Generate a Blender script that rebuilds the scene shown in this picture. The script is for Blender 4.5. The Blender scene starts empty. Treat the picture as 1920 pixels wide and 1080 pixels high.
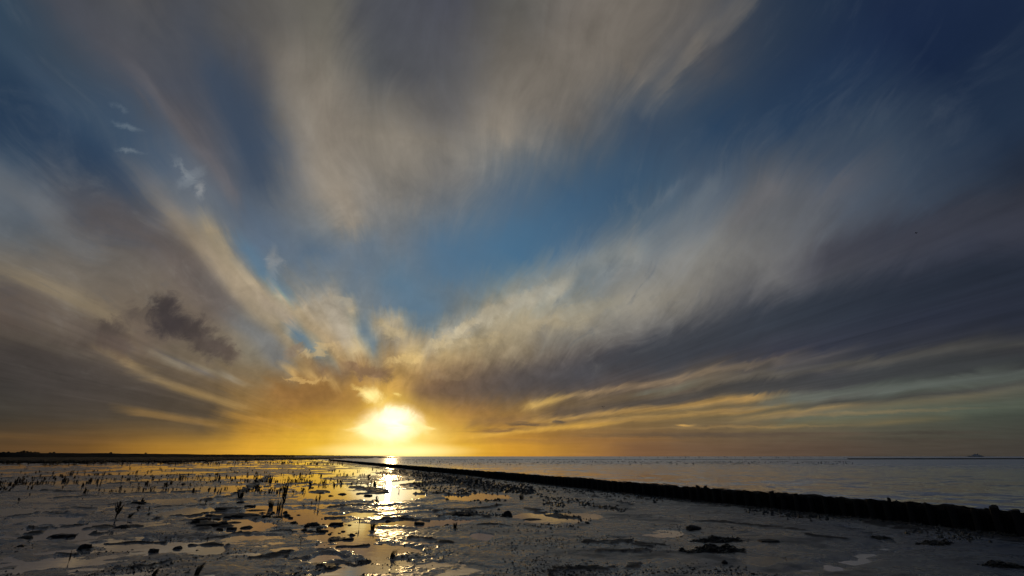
import bpy, math, random
import numpy as np
from mathutils import Vector, Matrix

random.seed(7)
RNG = np.random.default_rng(11)
SC = bpy.context.scene
COL = SC.collection
R = math.radians

# ------------------------------------------------------------------ camera
CAM_H, PITCH, LENS = 1.6, R(20.3), 16.0
cam = bpy.data.cameras.new("camera")
cam.lens, cam.sensor_width = LENS, 36.0
cam.clip_start, cam.clip_end = 0.1, 30000
camo = bpy.data.objects.new("camera", cam)
COL.objects.link(camo)
camo.location = (0, 0, CAM_H)
camo.rotation_euler = (math.pi / 2 + PITCH, 0, 0)
SC.camera = camo
FPX = LENS / 36.0 * 1920
CP, SP = math.cos(PITCH), math.sin(PITCH)


def ray(px, py):
    """direction in the world of a point given as it is read off the 1920x1080 photograph"""
    a, b = px - 960.0, 540.0 - py
    return np.array([a, FPX * CP - b * SP, FPX * SP + b * CP])


def gp(px, py, z=0.0):
    d = ray(px, py)
    t = (z - CAM_H) / d[2]
    return np.array([d[0] * t, d[1] * t])


def to_px(d):
    f = d[..., 1] * CP + d[..., 2] * SP
    u = -d[..., 1] * SP + d[..., 2] * CP
    f = np.where(f < 0.12, 0.12, f)
    return 960 + FPX * d[..., 0] / f, 540 - FPX * u / f


# ------------------------------------------------------------------ exposure, sun
SC.view_settings.view_transform = 'Standard'
SC.view_settings.look = 'None'
SC.view_settings.exposure = 0
SC.view_settings.gamma = 1
SC.view_settings.use_curve_mapping = False
SC.render.film_transparent = False
SC.cycles.max_bounces = 5
SC.cycles.sample_clamp_indirect = 4
SC.cycles.use_adaptive_sampling = True
SC.cycles.adaptive_threshold = 0.02
SC.cycles.adaptive_min_samples = 8

sd = ray(738, 801)
sd = sd / np.linalg.norm(sd)
SUN_EL = math.asin(sd[2])
SUN_AZ = math.atan2(sd[0], sd[1])           # clockwise from +Y
sun = bpy.data.lights.new("sun", 'SUN')
sun.energy, sun.angle, sun.color = 0.24, R(0.55), (1.0, 0.66, 0.28)
suno = bpy.data.objects.new("sun", sun)
COL.objects.link(suno)
suno.rotation_euler = Vector((-sd[0], -sd[1], -sd[2])).to_track_quat('-Z', 'Y').to_euler()

# ------------------------------------------------------------------ sky: physical sky under sheets of cirrus drawn out
# towards the sunset; every coordinate is a direction in the world
GX = np.arange(0, 1921, 120)
GY = [20, 120, 240, 360, 480, 600, 660, 720, 780, 840]
GRID = """
52,72,92 70,77,88 88,86,86 78,80,86 95,92,88 102,99,92 82,84,90 76,78,88 96,94,90 110,104,98 110,104,97 100,96,92 50,62,80 36,52,76 32,46,74 26,38,64 22,32,50
44,64,88 62,76,92 76,80,90 72,78,90 84,84,88 118,112,102 88,90,92 92,91,90 112,106,98 116,109,100 112,106,99 78,80,86 46,62,84 38,56,84 32,48,78 28,42,68 26,38,56
40,60,84 50,72,98 62,84,108 92,92,98 64,78,98 138,128,116 136,128,116 138,130,118 134,126,115 106,104,102 60,78,100 46,70,98 44,66,94 46,66,92 58,72,90 44,60,82 36,50,72
74,92,112 70,82,98 66,84,108 100,110,122 84,94,108 138,130,120 126,122,116 118,118,118 84,104,124 62,90,118 62,90,116 86,98,112 98,101,106 84,92,104 70,82,98 56,66,82 46,50,60
112,106,98 110,104,97 104,99,94 124,113,99 98,118,140 92,112,132 112,122,132 80,112,142 72,112,146 96,118,138 124,128,130 134,131,124 112,111,110 90,90,94 72,74,84 62,64,76 52,56,70
98,86,78 122,110,94 120,106,90 120,106,92 152,136,110 170,154,128 112,128,140 120,126,126 172,160,132 146,142,128 140,134,122 104,102,102 74,74,80 58,62,74 50,54,68 46,50,64 44,48,60
72,66,62 84,74,68 112,96,80 116,104,88 124,116,100 170,140,96 150,126,96 168,146,106 146,130,104 104,96,90 74,70,74 66,65,72 62,62,72 56,58,70 56,58,66 58,58,64 56,56,60
62,60,58 70,64,60 88,76,64 120,100,74 136,110,74 146,108,60 210,160,80 132,102,72 92,80,74 84,75,72 88,78,72 124,108,88 78,74,72 68,67,70 72,76,72 86,90,82 88,90,82
66,62,56 72,64,56 86,74,58 120,96,60 158,116,56 190,136,48 250,215,90 170,124,70 150,114,64 134,108,68 128,106,70 118,102,74 110,100,78 100,98,80 86,88,76 74,79,70 66,71,65
88,68,48 104,76,46 140,100,48 186,132,50 224,164,56 240,196,60 252,225,110 240,190,66 206,142,54 158,112,62 124,92,66 106,84,66 98,80,66 88,74,64 78,70,62 72,66,60 66,64,60
"""
GRID = np.array([[[float(v) for v in c.split(',')] for c in row.split()] for row in GRID.strip().split('\n')])
# bands of cloud and of clear air: polyline, half width, colour(s), strength
BANDS = [
    ([(260, 145), (360, 260), (450, 385)], 14, (120, 114, 114), .6),
    ([(120, 10), (300, 170), (430, 330)], 34, (86, 85, 91), .5),
    ([(0, 100), (140, 200), (270, 330)], 22, (68, 85, 104), .5),
    ([(0, 210), (120, 280), (240, 350)], 34, (42, 62, 88), .6),
    ([(390, 90), (450, 210), (500, 340)], 30, (60, 76, 98), .6),
    ([(0, 330), (70, 370), (160, 450)], 32, (122, 122, 122), .6),
    ([(250, 325), (320, 400)], 20, (122, 118, 116), .6),
    ([(330, 430), (400, 440), (425, 490), (480, 545), (560, 590)], 20, (174, 156, 126), .85),
    ([(150, 380), (300, 450), (420, 570)], 42, (94, 86, 84), .7),
    ([(0, 505), (100, 540), (205, 600)], 18, (146, 130, 104), .6),
    ([(0, 550), (180, 630)], 24, (92, 82, 76), .6),
    ([(0, 625), (170, 675)], 10, (104, 94, 80), .5),
    ([(0, 690), (180, 720), (380, 775)], 55, (68, 62, 59), .75),
    ([(380, 470), (430, 520), (480, 575)], 17, (170, 152, 126), .8),
    ([(470, 480), (500, 515), (540, 560)], 13, (90, 124, 150), .8),
    ([(460, 524), (500, 545), (575, 578)], 6, (190, 172, 144), .9),
    ([(500, 568), (555, 608)], 10, (166, 150, 130), .8),
    ([(440, 595), (510, 645), (525, 680)], 22, (112, 115, 118), .8),
    ([(545, 620), (612, 668)], 13, (92, 121, 142), .9),
    ([(600, 572), (625, 560), (640, 600), (650, 630)], 20, (176, 164, 144), .85),
    ([(655, 578), (680, 600), (655, 640)], 8, (200, 182, 148), .85),
    ([(685, 625), (700, 655)], 18, (92, 118, 138), .95),
    ([(712, 622), (745, 615), (772, 640), (778, 668)], 17, (196, 174, 136), .9),
    ([(600, 660), (640, 652), (690, 655)], 9, (206, 182, 136), .85),
    ([(700, 690), (740, 682), (790, 668)], 10, (226, 192, 126), .85),
    ([(585, 680), (625, 698), (710, 695)], 13, (130, 105, 80), .85),
    ([(545, 694), (625, 716)], 7, (208, 168, 104), .8),
    ([(525, 738), (600, 748), (665, 760)], 27, (146, 106, 60), .9),
    ([(215, 670), (290, 711)], 9, (170, 144, 102), .6),
    ([(275, 663), (340, 684), (435, 706)], 6, (150, 140, 122), .7),
    ([(320, 668), (385, 700)], 5, (108, 101, 96), .7),
    ([(305, 722), (380, 739), (445, 760)], 8, (178, 144, 90), .55),
    ([(255, 772), (320, 784), (390, 792)], 7, (184, 140, 78), .5),
    ([(400, 770), (480, 785), (560, 800)], 6, (196, 146, 70), .5),
    ([(0, 815), (120, 822), (220, 826)], 5, (118, 88, 54), .5),
    ([(740, 530), (800, 590)], 36, (88, 120, 145), .85),
    ([(840, 500), (960, 470), (1060, 410), (1170, 330)], 46, [(82, 116, 144), (72, 112, 144), (66, 102, 134), (60, 88, 116)], .8),
    ([(800, 648), (880, 606), (960, 572), (1060, 535)], 12, (180, 168, 144), .85),
    ([(930, 625), (1100, 600)], 30, (168, 154, 126), .6),
    ([(960, 545), (1080, 500), (1180, 470)], 22, (146, 146, 138), .6),
    ([(1180, 560), (1280, 560)], 36, (150, 142, 126), .5),
    ([(1010, 640), (1150, 615), (1250, 600)], 20, (110, 108, 106), .5),
    ([(800, 740), (960, 715), (1100, 690), (1250, 650)], 30, [(110, 87, 68), (84, 77, 75), (70, 69, 73), (64, 66, 72)], .92),
    ([(1250, 655), (1450, 600), (1700, 548), (1920, 500)], 44, [(64, 66, 72), (55, 61, 71), (45, 51, 63), (40, 46, 58)], .88),
    ([(985, 760), (1060, 745)], 8, (208, 168, 94), .85),
    ([(1060, 742), (1095, 737), (1220, 718), (1435, 682), (1610, 660)], 4.5, [(180, 146, 94), (164, 136, 98), (150, 126, 98), (128, 114, 96), (96, 92, 88)], .85),
    ([(1240, 735), (1340, 718), (1460, 700), (1920, 648)], 9, [(124, 108, 86), (112, 102, 88), (100, 95, 87), (80, 79, 76)], .85),
    ([(1190, 737), (1290, 724)], 4, (112, 116, 104), .6),
    ([(1025, 776), (1185, 764), (1385, 730), (1610, 708), (1920, 676)], 13, [(104, 87, 72), (84, 76, 70), (70, 69, 69), (64, 65, 67), (58, 60, 62)], .92),
    ([(1025, 788), (1310, 759), (1470, 737)], 3.5, (172, 138, 88), .8),
    ([(1470, 748), (1660, 732), (1920, 704)], 9, [(106, 110, 101), (98, 103, 97), (86, 92, 88)], .85),
    ([(1575, 756), (1710, 746), (1920, 725)], 5.5, (72, 71, 68), .95),
    ([(1390, 783), (1510, 770), (1660, 757)], 4, (152, 126, 84), .8),
    ([(1660, 763), (1920, 738)], 4, (114, 103, 82), .7),
    ([(1360, 806), (1610, 789), (1810, 783)], 4, (132, 112, 78), .7),
    ([(960, 790), (1210, 772), (1420, 748)], 4, (182, 142, 82), .8),
    ([(900, 812), (1160, 790), (1440, 766)], 3.5, (170, 133, 78), .75),
    ([(1440, 790), (1640, 776), (1920, 758)], 10, (92, 99, 86), .6),
    ([(850, 822), (1000, 806), (1130, 796)], 5, (226, 172, 76), .7),
    ([(880, 795), (1000, 785)], 7, (136, 104, 70), .7),
    ([(535, 100), (570, 230), (640, 400)], 42, (140, 131, 118), .6),
    ([(625, 350), (655, 410)], 28, (152, 140, 124), .6),
    ([(690, -20), (760, 90), (840, 180)], 55, (80, 82, 89), .6),
    ([(690, 270), (760, 300)], 50, (142, 133, 120), .5),
    ([(1390, 10), (1310, 80), (1255, 155)], 12, (126, 118, 108), .6),
    ([(1150, 20), (1000, 180)], 60, (116, 109, 100), .5),
    ([(1255, 345), (1220, 430)], 7, (104, 114, 124), .6),
    ([(1340, 330), (1230, 460)], 14, (106, 114, 121), .5),
    ([(1460, 350), (1360, 430)], 26, (116, 113, 114), .5),
    ([(1650, 310), (1540, 360)], 24, (98, 98, 104), .5),
    ([(1740, 170), (1480, 310)], 22, (66, 80, 97), .35),
    ([(1860, 312), (1700, 400)], 18, (68, 78, 92), .35),
    ([(1920, 395), (1700, 440), (1540, 480)], 36, (62, 63, 73), .7),
    ([(700, 470), (660, 540)], 22, (92, 116, 138), .5),
]


def sketch(px, py):
    px, py = np.clip(px, 0, 1920), np.clip(py, 0, 853)
    ix = np.clip(px / 120.0, 0, 15.999)
    i0 = ix.astype(int); fx = (ix - i0)
    gy = np.array(GY, float)
    j0 = np.clip(np.searchsorted(gy, py) - 1, 0, len(GY) - 2)
    fy = np.clip((py - gy[j0]) / (gy[j0 + 1] - gy[j0]), 0, 1)
    fx, fy = fx[..., None], fy[..., None]
    fx = fx * fx * (3 - 2 * fx) * .5 + fx * .5
    c = (GRID[j0, i0] * (1 - fx) + GRID[j0, i0 + 1] * fx) * (1 - fy) + (GRID[j0 + 1, i0] * (1 - fx) + GRID[j0 + 1, i0 + 1] * fx) * fy
    for pts, w, colr, a in BANDS:
        cols = colr if isinstance(colr, list) else [colr] * len(pts)
        best = np.full(px.shape, 1e9); bc = np.zeros(px.shape + (3,))
        for k in range(len(pts) - 1):
            ax, ay = pts[k]; bx, by = pts[k + 1]
            t = np.clip(((px - ax) * (bx - ax) + (py - ay) * (by - ay)) / ((bx - ax) ** 2 + (by - ay) ** 2), 0, 1)
            d = np.hypot(px - ax - t * (bx - ax), py - ay - t * (by - ay))
            m = d < best
            best = np.where(m, d, best)
            cc = np.array(cols[k]) * (1 - t[..., None]) + np.array(cols[k + 1]) * t[..., None]
            bc = np.where(m[..., None], cc, bc)
        g = (a * np.exp(-(best / (w * 1.05)) ** 2.4))[..., None]
        c = c * (1 - g) + bc * g
    blue = np.clip((c[..., 2:] - c[..., :1]) / 40.0, 0, 1)
    lum = (c @ np.array([.3, .59, .11]))[..., None]
    c = c + (lum - c) * .13 * blue
    return c / 255.0


VAZ = math.atan2(*ray(738, 855)[:2])
W = np.array([math.sin(VAZ), math.cos(VAZ), 0.0])
U = np.array([math.cos(VAZ), -math.sin(VAZ), 0.0])
Z = np.array([0.0, 0.0, 1.0])
RINGS = [R(v) for v in (1.2, 3, 4.6, 6.2, 7.8, 9.5, 11.3, 13.2, 15.2, 17.4, 19.7, 22.2, 25, 28, 31, 34.2, 37.6, 41.2, 45, 49, 53.5, 58, 63, 69)]


def warp_t(t):                     # t = angle round the sunset point over pi; finer near the horizon
    m = 2 * t - 1
    return .5 + .25 * m * (1 + abs(m))


def ring_colours(rr, s):
    tt = np.linspace(0, 1, 4001)
    t = np.interp(s, warp_t(tt), tt)
    th = t * math.pi
    d = W[None] * math.cos(rr) + math.sin(rr) * (U[None] * np.cos(th)[:, None] + Z[None] * np.sin(th)[:, None])
    px, py = to_px(d)
    return sketch(px, py)


class E:
    """a node socket one can calculate with"""
    nt = None

    def __init__(self, s): self.s = s

    @staticmethod
    def op(name, *a, clamp=False):
        n = E.nt.nodes.new('ShaderNodeMath'); n.operation = name; n.use_clamp = clamp
        for i, v in enumerate(a):
            if isinstance(v, E): E.nt.links.new(v.s, n.inputs[i])
            else: n.inputs[i].default_value = v
        return E(n.outputs[0])

    def __add__(s, o): return E.op('ADD', s, o)
    def __radd__(s, o): return E.op('ADD', s, o)
    def __sub__(s, o): return E.op('SUBTRACT', s, o)
    def __rsub__(s, o): return E.op('SUBTRACT', o, s)
    def __mul__(s, o): return E.op('MULTIPLY', s, o)
    def __rmul__(s, o): return E.op('MULTIPLY', s, o)
    def __truediv__(s, o): return E.op('DIVIDE', s, o)
    def __rtruediv__(s, o): return E.op('DIVIDE', o, s)


def comb(x, y, z=0.0):
    n = E.nt.nodes.new('ShaderNodeCombineXYZ')
    for i, v in enumerate((x, y, z)):
        if isinstance(v, E): E.nt.links.new(v.s, n.inputs[i])
        else: n.inputs[i].default_value = v
    return E(n.outputs[0])


def noise(v, scale, detail=4, rough=.55, dist=0.0, out='Fac'):
    n = E.nt.nodes.new('ShaderNodeTexNoise'); n.noise_dimensions = '3D'
    n.inputs['Scale'].default_value = scale; n.inputs['Detail'].default_value = detail
    n.inputs['Roughness'].default_value = rough; n.inputs['Distortion'].default_value = dist
    if v is not None: E.nt.links.new(v.s, n.inputs['Vector'])
    return E(n.outputs[out])


def mrange(v, a, b, c=0.0, d=1.0, smooth=False):
    n = E.nt.nodes.new('ShaderNodeMapRange'); n.clamp = True
    n.interpolation_type = 'SMOOTHSTEP' if smooth else 'LINEAR'
    E.nt.links.new(v.s, n.inputs[0])
    for i, x in enumerate((a, b, c, d)): n.inputs[i + 1].default_value = x
    return E(n.outputs[0])


def mix(f, a, b):
    n = E.nt.nodes.new('ShaderNodeMix'); n.data_type = 'RGBA'; n.clamp_factor = True
    for sk, v in ((n.inputs[0], f), (n.inputs[6], a), (n.inputs[7], b)):
        if isinstance(v, E): E.nt.links.new(v.s, sk)
        elif isinstance(v, (int, float)): sk.default_value = v
        else: sk.default_value = (*v, 1)
    return E(n.outputs[2])


def vop(name, *a, out=0):
    n = E.nt.nodes.new('ShaderNodeVectorMath'); n.operation = name
    k = 0
    for v in a:
        if isinstance(v, E): E.nt.links.new(v.s, n.inputs[k])
        elif isinstance(v, (int, float)): n.inputs['Scale'].default_value = v
        else: n.inputs[k].default_value = v
        k += 1
    return E(n.outputs[out])


def vscale(v, f):
    n = E.nt.nodes.new('ShaderNodeVectorMath'); n.operation = 'SCALE'
    E.nt.links.new(v.s, n.inputs[0])
    if isinstance(f, E): E.nt.links.new(f.s, n.inputs['Scale'])
    else: n.inputs['Scale'].default_value = f
    return E(n.outputs[0])


world = bpy.data.worlds.new("World")
SC.world = world
world.use_nodes = True
world.cycles.sampling_method = 'MANUAL'
world.cycles.sample_map_resolution = 512
nt = world.node_tree
nt.nodes.clear()
E.nt = nt
d = E(nt.nodes.new('ShaderNodeTexCoord').outputs['Generated'])
dw = vop('DOT_PRODUCT', d, tuple(W), out=1)
du = vop('DOT_PRODUCT', d, tuple(U), out=1)
dz = E.op('MAXIMUM', vop('DOT_PRODUCT', d, (0, 0, 1), out=1), 0.0)
th = E.op('ARCTAN2', dz, du) * (1 / math.pi)
rr = E.op('ARCCOSINE', dw)
# fibres: noise drawn out along the lines that run to the sunset point
lr = E.op('LOGARITHM', rr + .05, math.e)
bend = noise(d, 2.4, 2, .5)
thf = th + (bend - .5) * .16 - (lr + .4) * .085 * mrange(th, .50, .28)
fib_v = comb(thf * 9.0, lr * 1.5, 0.0)
far = mrange(rr, .08, .75, .22, 1.0)
fib = noise(fib_v, 1.6, 5, .6, .5)
fib2 = noise(comb(thf * 30.0, lr * 2.6, 3.0), 1.5, 4, .62, .5)
fib3 = noise(comb(thf * 66.0, lr * 2.4, 7.0), 1.5, 4, .62, .7)
iso_c = noise(d, 5.0, 5, .58, .3, 'Color')
iso = noise(d, 9.0, 6, .6, .5)
sx = nt.nodes.new('ShaderNodeSeparateXYZ'); nt.links.new(iso_c.s, sx.inputs[0])
low = E.op('MINIMUM', E.op('MINIMUM', th * 9.0, (1.0 - th) * 9.0), 1.0)
warp_t_amt = ((fib - .5) * .026 * far + (fib2 - .5) * .014 * far + (fib3 - .5) * mrange(th, .1, .42, .014, .004) * far + (E(sx.outputs[0]) - .5) * .018 * far) * low
th2 = E.op('ADD', th, warp_t_amt, clamp=True)
rr2 = rr + ((E(sx.outputs[1]) - .5) * .06 + (fib2 - .5) * .03 + (fib3 - .5) * .04 + (iso - .5) * .05) * E.op('MINIMUM', rr * 3.0, 1.0)
m = th2 * 2.0 - 1.0
s_in = m * (E.op('ABSOLUTE', m) + 1.0) * .25 + .5
NS = 220
ss = np.linspace(0, 1, NS)
col = None
FAR = np.array([46, 55, 72]) / 255.0
for i, r_ in enumerate(RINGS + [R(105)]):
    c = ring_colours(min(r_, R(72)), ss)
    if r_ > R(90):
        c = c * .35 + FAR * .65
    n = nt.nodes.new('ShaderNodeRGBCurve')
    mp = n.mapping
    mp.use_clip = False
    for ch in range(3):
        cv = mp.curves[ch]
        cv.points[0].location = (0, c[0, ch]); cv.points[1].location = (1, c[-1, ch])
        for k in range(1, NS - 1):
            cv.points.new(ss[k], c[k, ch])
        for p in cv.points: p.handle_type = 'AUTO_CLAMPED'
    mp.update()
    nt.links.new(s_in.s, n.inputs['Color'])
    cur = E(n.outputs[0])
    col = cur if col is None else mix(mrange(rr2, RINGS[i - 1], r_), col, cur)

# feathery cirrus along the edge of the bank on the right and over the left
thw = th + (bend - .5) * .10 - (lr + .4) * .13 * mrange(th, .50, .28)
wisp = noise(comb(thw * 34.0, lr * 5.0, 11.0), 1.3, 6, .64, .5)
wm = mrange(th, .11, .17) * mrange(th, .34, .24) * mrange(rr, .34, .48) * mrange(rr, .85, .6, .35, 1.0) + mrange(th, .70, .80) * mrange(th, .95, .86) * mrange(rr, .35, .55) * .7
col = mix(mrange(wisp, .50, .78, 0, .55, True) * wm, col, mix(mrange(rr, .25, .8), (178 / 255, 170 / 255, 150 / 255), (118 / 255, 120 / 255, 124 / 255)))
col = mix(mrange(wisp, .46, .22, 0, .40, True) * wm, col, mix(mrange(rr, .25, .8), (96 / 255, 104 / 255, 112 / 255), (56 / 255, 66 / 255, 84 / 255)))

# patches with torn edges; g = gnomonic coordinates about the sunset point
iw = 1.0 / E.op('MAXIMUM', dw, .06)
gx, gy = du * iw, dz * iw
g0 = comb(gx, gy, 0.0)
nz = noise(g0, 22.0, 6, .66, .5, 'Color')
nzf = noise(vop('MULTIPLY', g0, (14.0, 70.0, 1.0)), 1.0, 4, .6, .6, 'Color')
gw = vop('ADD', g0, vscale(vop('SUBTRACT', nz, (.5, .5, .5)), .085))
gwf = vop('ADD', g0, vop('MULTIPLY', vop('SUBTRACT', nz, (.5, .5, .5)), (.075, .04, 0)))
gwh = vop('ADD', g0, vop('MULTIPLY', vop('SUBTRACT', nz, (.5, .5, .5)), (.045, .018, 0)))
gws = vop('ADD', g0, vop('MULTIPLY', vop('SUBTRACT', nzf, (.5, .5, .5)), (.10, .018, 0)))


def gnom(px, py):
    v = ray(px, py)
    return float(v @ U / (v @ W)), float(v[2] / (v @ W))


def patch(base, src, px, py, hw, hh, rot, colour, a=1.0, hard=.45):
    cx, cy = gnom(px, py)
    sc = abs(gnom(px + 40, py)[0] - gnom(px - 40, py)[0]) / 80
    scy = abs(gnom(px, py + 20)[1] - gnom(px, py - 20)[1]) / 40
    n = nt.nodes.new('ShaderNodeMapping'); n.vector_type = 'TEXTURE'
    nt.links.new(src.s, n.inputs[0])
    n.inputs[1].default_value = (cx, cy, 0)
    n.inputs[2].default_value = (0, 0, R(rot))
    n.inputs[3].default_value = (hw * sc, hh * scy, 1)
    ln = vop('LENGTH', E(n.outputs[0]), out=1)
    f = mrange(ln, 1.0 + (1 - hard) * .6, hard, 0, a, True)
    return mix(f, base, tuple(v / 255 for v in colour) if max(colour) > 6 else colour)


P = lambda *a, **k: patch(*a, **k)
# small pale wisps high on the left
for (x, y, w_, h_, ro, cc, a) in [
    (240, 240, 26, 5, -14, (112, 124, 134), .6), (246, 285, 22, 4, -5, (124, 134, 142), .6), (225, 205, 16, 5, -40, (96, 108, 120), .5),
    (356, 335, 12, 22, -35, (140, 146, 150), .42), (376, 356, 10, 14, 15, (158, 158, 156), .55), (345, 318, 34, 5, -42, (132, 138, 142), .5),
    (513, 490, 12, 24, 10, (158, 158, 156), .55), (518, 520, 6, 26, 8, (130, 142, 152), .5)]:
    col = P(col, gwf, x, y, w_ * 1.1, h_ * 1.1, ro, cc, a=a, hard=.05)
# torn cream cumulus above the sun
for (x, y, w_, h_, ro, cc, a) in [
    (826, 640, 34, 9, 28, (196, 176, 136), .6), (872, 614, 36, 11, 26, (190, 176, 146), .7), (922, 592, 40, 13, 24, (182, 172, 148), .7), (980, 566, 44, 14, 25, (172, 166, 148), .65), (1036, 540, 40, 13, 26, (160, 158, 146), .6),
    (900, 640, 60, 14, 8, (184, 164, 126), .5), (1000, 610, 70, 14, 12, (170, 156, 128), .45), (1110, 575, 70, 16, 16, (158, 150, 130), .4),
    (640, 570, 26, 12, -20, (178, 168, 148), .6), (735, 622, 26, 12, -35, (194, 174, 134), .6), (598, 660, 40, 9, 6, (200, 172, 124), .6), (552, 657, 20, 11, 20, (136, 120, 102), .75),
    (690, 692, 50, 12, -8, (132, 104, 78), .75), (760, 676, 30, 9, 10, (224, 190, 126), .7), (850, 694, 50, 14, 12, (134, 112, 86), .5), (575, 712, 40, 6, -12, (204, 164, 100), .6), (610, 742, 50, 18, -8, (144, 105, 58), .6)]:
    col = P(col, gw, x, y, w_, h_, ro, cc, a=min(1, a * 1.15), hard=.45)
# dark low cumulus on the left
for (x, y, w_, h_, ro, cc, a) in [
    (252, 590, 26, 15, -20, (92, 82, 75), .75), (285, 625, 60, 22, -14, (106, 93, 84), .5),
    (305, 577, 24, 26, 10, (70, 63, 62), .93), (326, 604, 38, 26, -10, (68, 61, 61), .95), (366, 615, 32, 24, -30, (72, 64, 62), .92), (396, 645, 36, 20, -28, (82, 72, 67), .85), (425, 662, 24, 13, -20, (90, 78, 71), .75),
    (206, 618, 26, 19, 0, (84, 74, 68), .88), (218, 645, 32, 15, -20, (92, 79, 72), .7), (222, 672, 30, 10, -30, (100, 84, 70), .5)]:
    col = P(col, gw, x, y, w_ * 1.12, h_ * 1.12, ro, cc, a=a, hard=.25)
# thin level bars low on the right
for (x, y, w_, h_, ro, cc, a) in [
    (1420, 815, 260, 4.5, .8, (92, 79, 68), .8), (1760, 812, 110, 4, 1, (70, 66, 60), .8), (1760, 826, 160, 4, 0, (70, 64, 58), .5),
    (1060, 826, 200, 6, 1, (150, 108, 64), .6), (990, 795, 26, 3, 0, (90, 76, 66), .8), (1048, 792, 12, 3, 0, (84, 74, 68), .9),
    (930, 806, 60, 4, 2, (124, 94, 64), .8), (1285, 797, 22, 2.5, 0, (214, 164, 90), .8), (1380, 801, 200, 3, 1.5, (160, 128, 82), .5),
    (1600, 775, 240, 4, 3, (136, 116, 84), .55), (1250, 778, 200, 3.5, 5, (178, 142, 86), .5)]:
    col = P(col, gws, x, y, w_, h_, ro, cc, a=a, hard=.1)

# relief of the sheets: stronger where it is cloud (warm) than where it is clear (blue)
sp = nt.nodes.new('ShaderNodeSeparateColor'); nt.links.new(col.s, sp.inputs[0])
cov = mrange(E(sp.outputs[0]) / (E(sp.outputs[2]) + .01), .62, 1.05)
relief = (fib - .5) * .32 * far + (fib2 - .5) * .20 * far + (fib3 - .5) * mrange(th, .10, .42, .20, .08) * far * mrange(noise(d, 3.0, 2), .40, .60) + (iso - .5) * mrange(rr, .3, .9, .44, .24) + (noise(d, 34.0, 4, .6, .6) - .5) * mrange(rr, .2, .6, .42, .04)
bars = noise(comb(gx * 5.0, gy * 120.0, 1.0), 1.0, 4, .6, .3)
nearh = mrange(dz, .02, .16, 1.0, 0.0)
gain = relief * (cov * .85 + .15) * (1.0 - nearh * .6) + (bars - .5) * nearh * .22 + (noise(comb(th * 170.0, lr * 2.0, 5.0), 1.0, 3, .6, .4) - .5) * mrange(dz, .03, .10, 0.0, .42) * mrange(E.op('MINIMUM', th, 1.0 - th), .05, .16, 1.0, 0.0) + 1.0
col = vscale(col, gain)
# to linear light
gm = nt.nodes.new('ShaderNodeGamma'); gm.inputs[1].default_value = 2.2
nt.links.new(col.s, gm.inputs[0])
col = E(gm.outputs[0])
# the sun burning through and the glow round it
for (x, y, w_, h_, ro, cc, a, h0) in [
    (735, 842, 300, 24, 0, (.80, .43, .035), .7, -.3), (736, 800, 120, 46, 0, (1.0, .56, .06), .72, -.3), (737, 822, 80, 34, 0, (1.3, 1.0, .32), .9, -.2),
    (740, 846, 112, 13, 0, (1.4, 1.2, .5), .95, -.1), (734, 795, 47, 30, 2, (1.8, 1.6, 1.15), 1.0, 0), (742, 776, 24, 12, 0, (1.6, 1.4, .9), 1.0, .1), (706, 803, 40, 13, 0, (1.4, 1.2, .6), .9, .1), (782, 800, 26, 8, -12, (1.3, 1.0, .4), .8, .0),
    (697, 740, 22, 13, -14, (1.3, 1.0, .38), .95, .1), (744, 741, 9, 5, 0, (1.0, .72, .2), .8, .1), (676, 728, 16, 6, -30, (1.0, .68, .2), .7, .0)]:
    col = P(col, gwf if y < 790 else gws if w_ < 42 else gwh if w_ < 100 else g0, x, y, w_, h_, ro, cc, a=a, hard=h0)
sky = nt.nodes.new('ShaderNodeTexSky')
sky.sky_type = 'NISHITA'; sky.sun_disc = False
sky.sun_elevation = SUN_EL; sky.sun_rotation = SUN_AZ
sky.air_density, sky.dust_density, sky.ozone_density = 1.0, 1.2, 3.0
clear = E(sky.outputs[0])
final = vop('ADD', vscale(col, 10.0 * .93), vscale(clear, .02))
bg = nt.nodes.new('ShaderNodeBackground'); bg.inputs[1].default_value = 0.1
nt.links.new(final.s, bg.inputs[0])
ow = nt.nodes.new('ShaderNodeOutputWorld')
nt.links.new(bg.outputs[0], ow.inputs[0])

# ------------------------------------------------------------------ helpers
def tag(o, label=None, cat=None, group=None, kind=None):
    for k, v in (('label', label), ('category', cat), ('group', group), ('kind', kind)):
        if v: o[k] = v
    return o


def mesh(name, v, f, mat, smooth=False):
    me = bpy.data.meshes.new(name)
    me.from_pydata([tuple(map(float, p)) for p in v], [], [tuple(map(int, q)) for q in f])
    if smooth: me.polygons.foreach_set('use_smooth', [True] * len(me.polygons))
    me.materials.append(mat)
    me.update()
    return me


def link(name, data, parent=None, loc=(0, 0, 0), rz=0.0, sc=1.0):
    o = bpy.data.objects.new(name, data)
    COL.objects.link(o)
    if parent: o.parent = parent
    o.location = loc
    o.rotation_euler = (0, 0, rz)
    o.scale = sc if isinstance(sc, (tuple, list)) else (sc,) * 3
    return o


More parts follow.
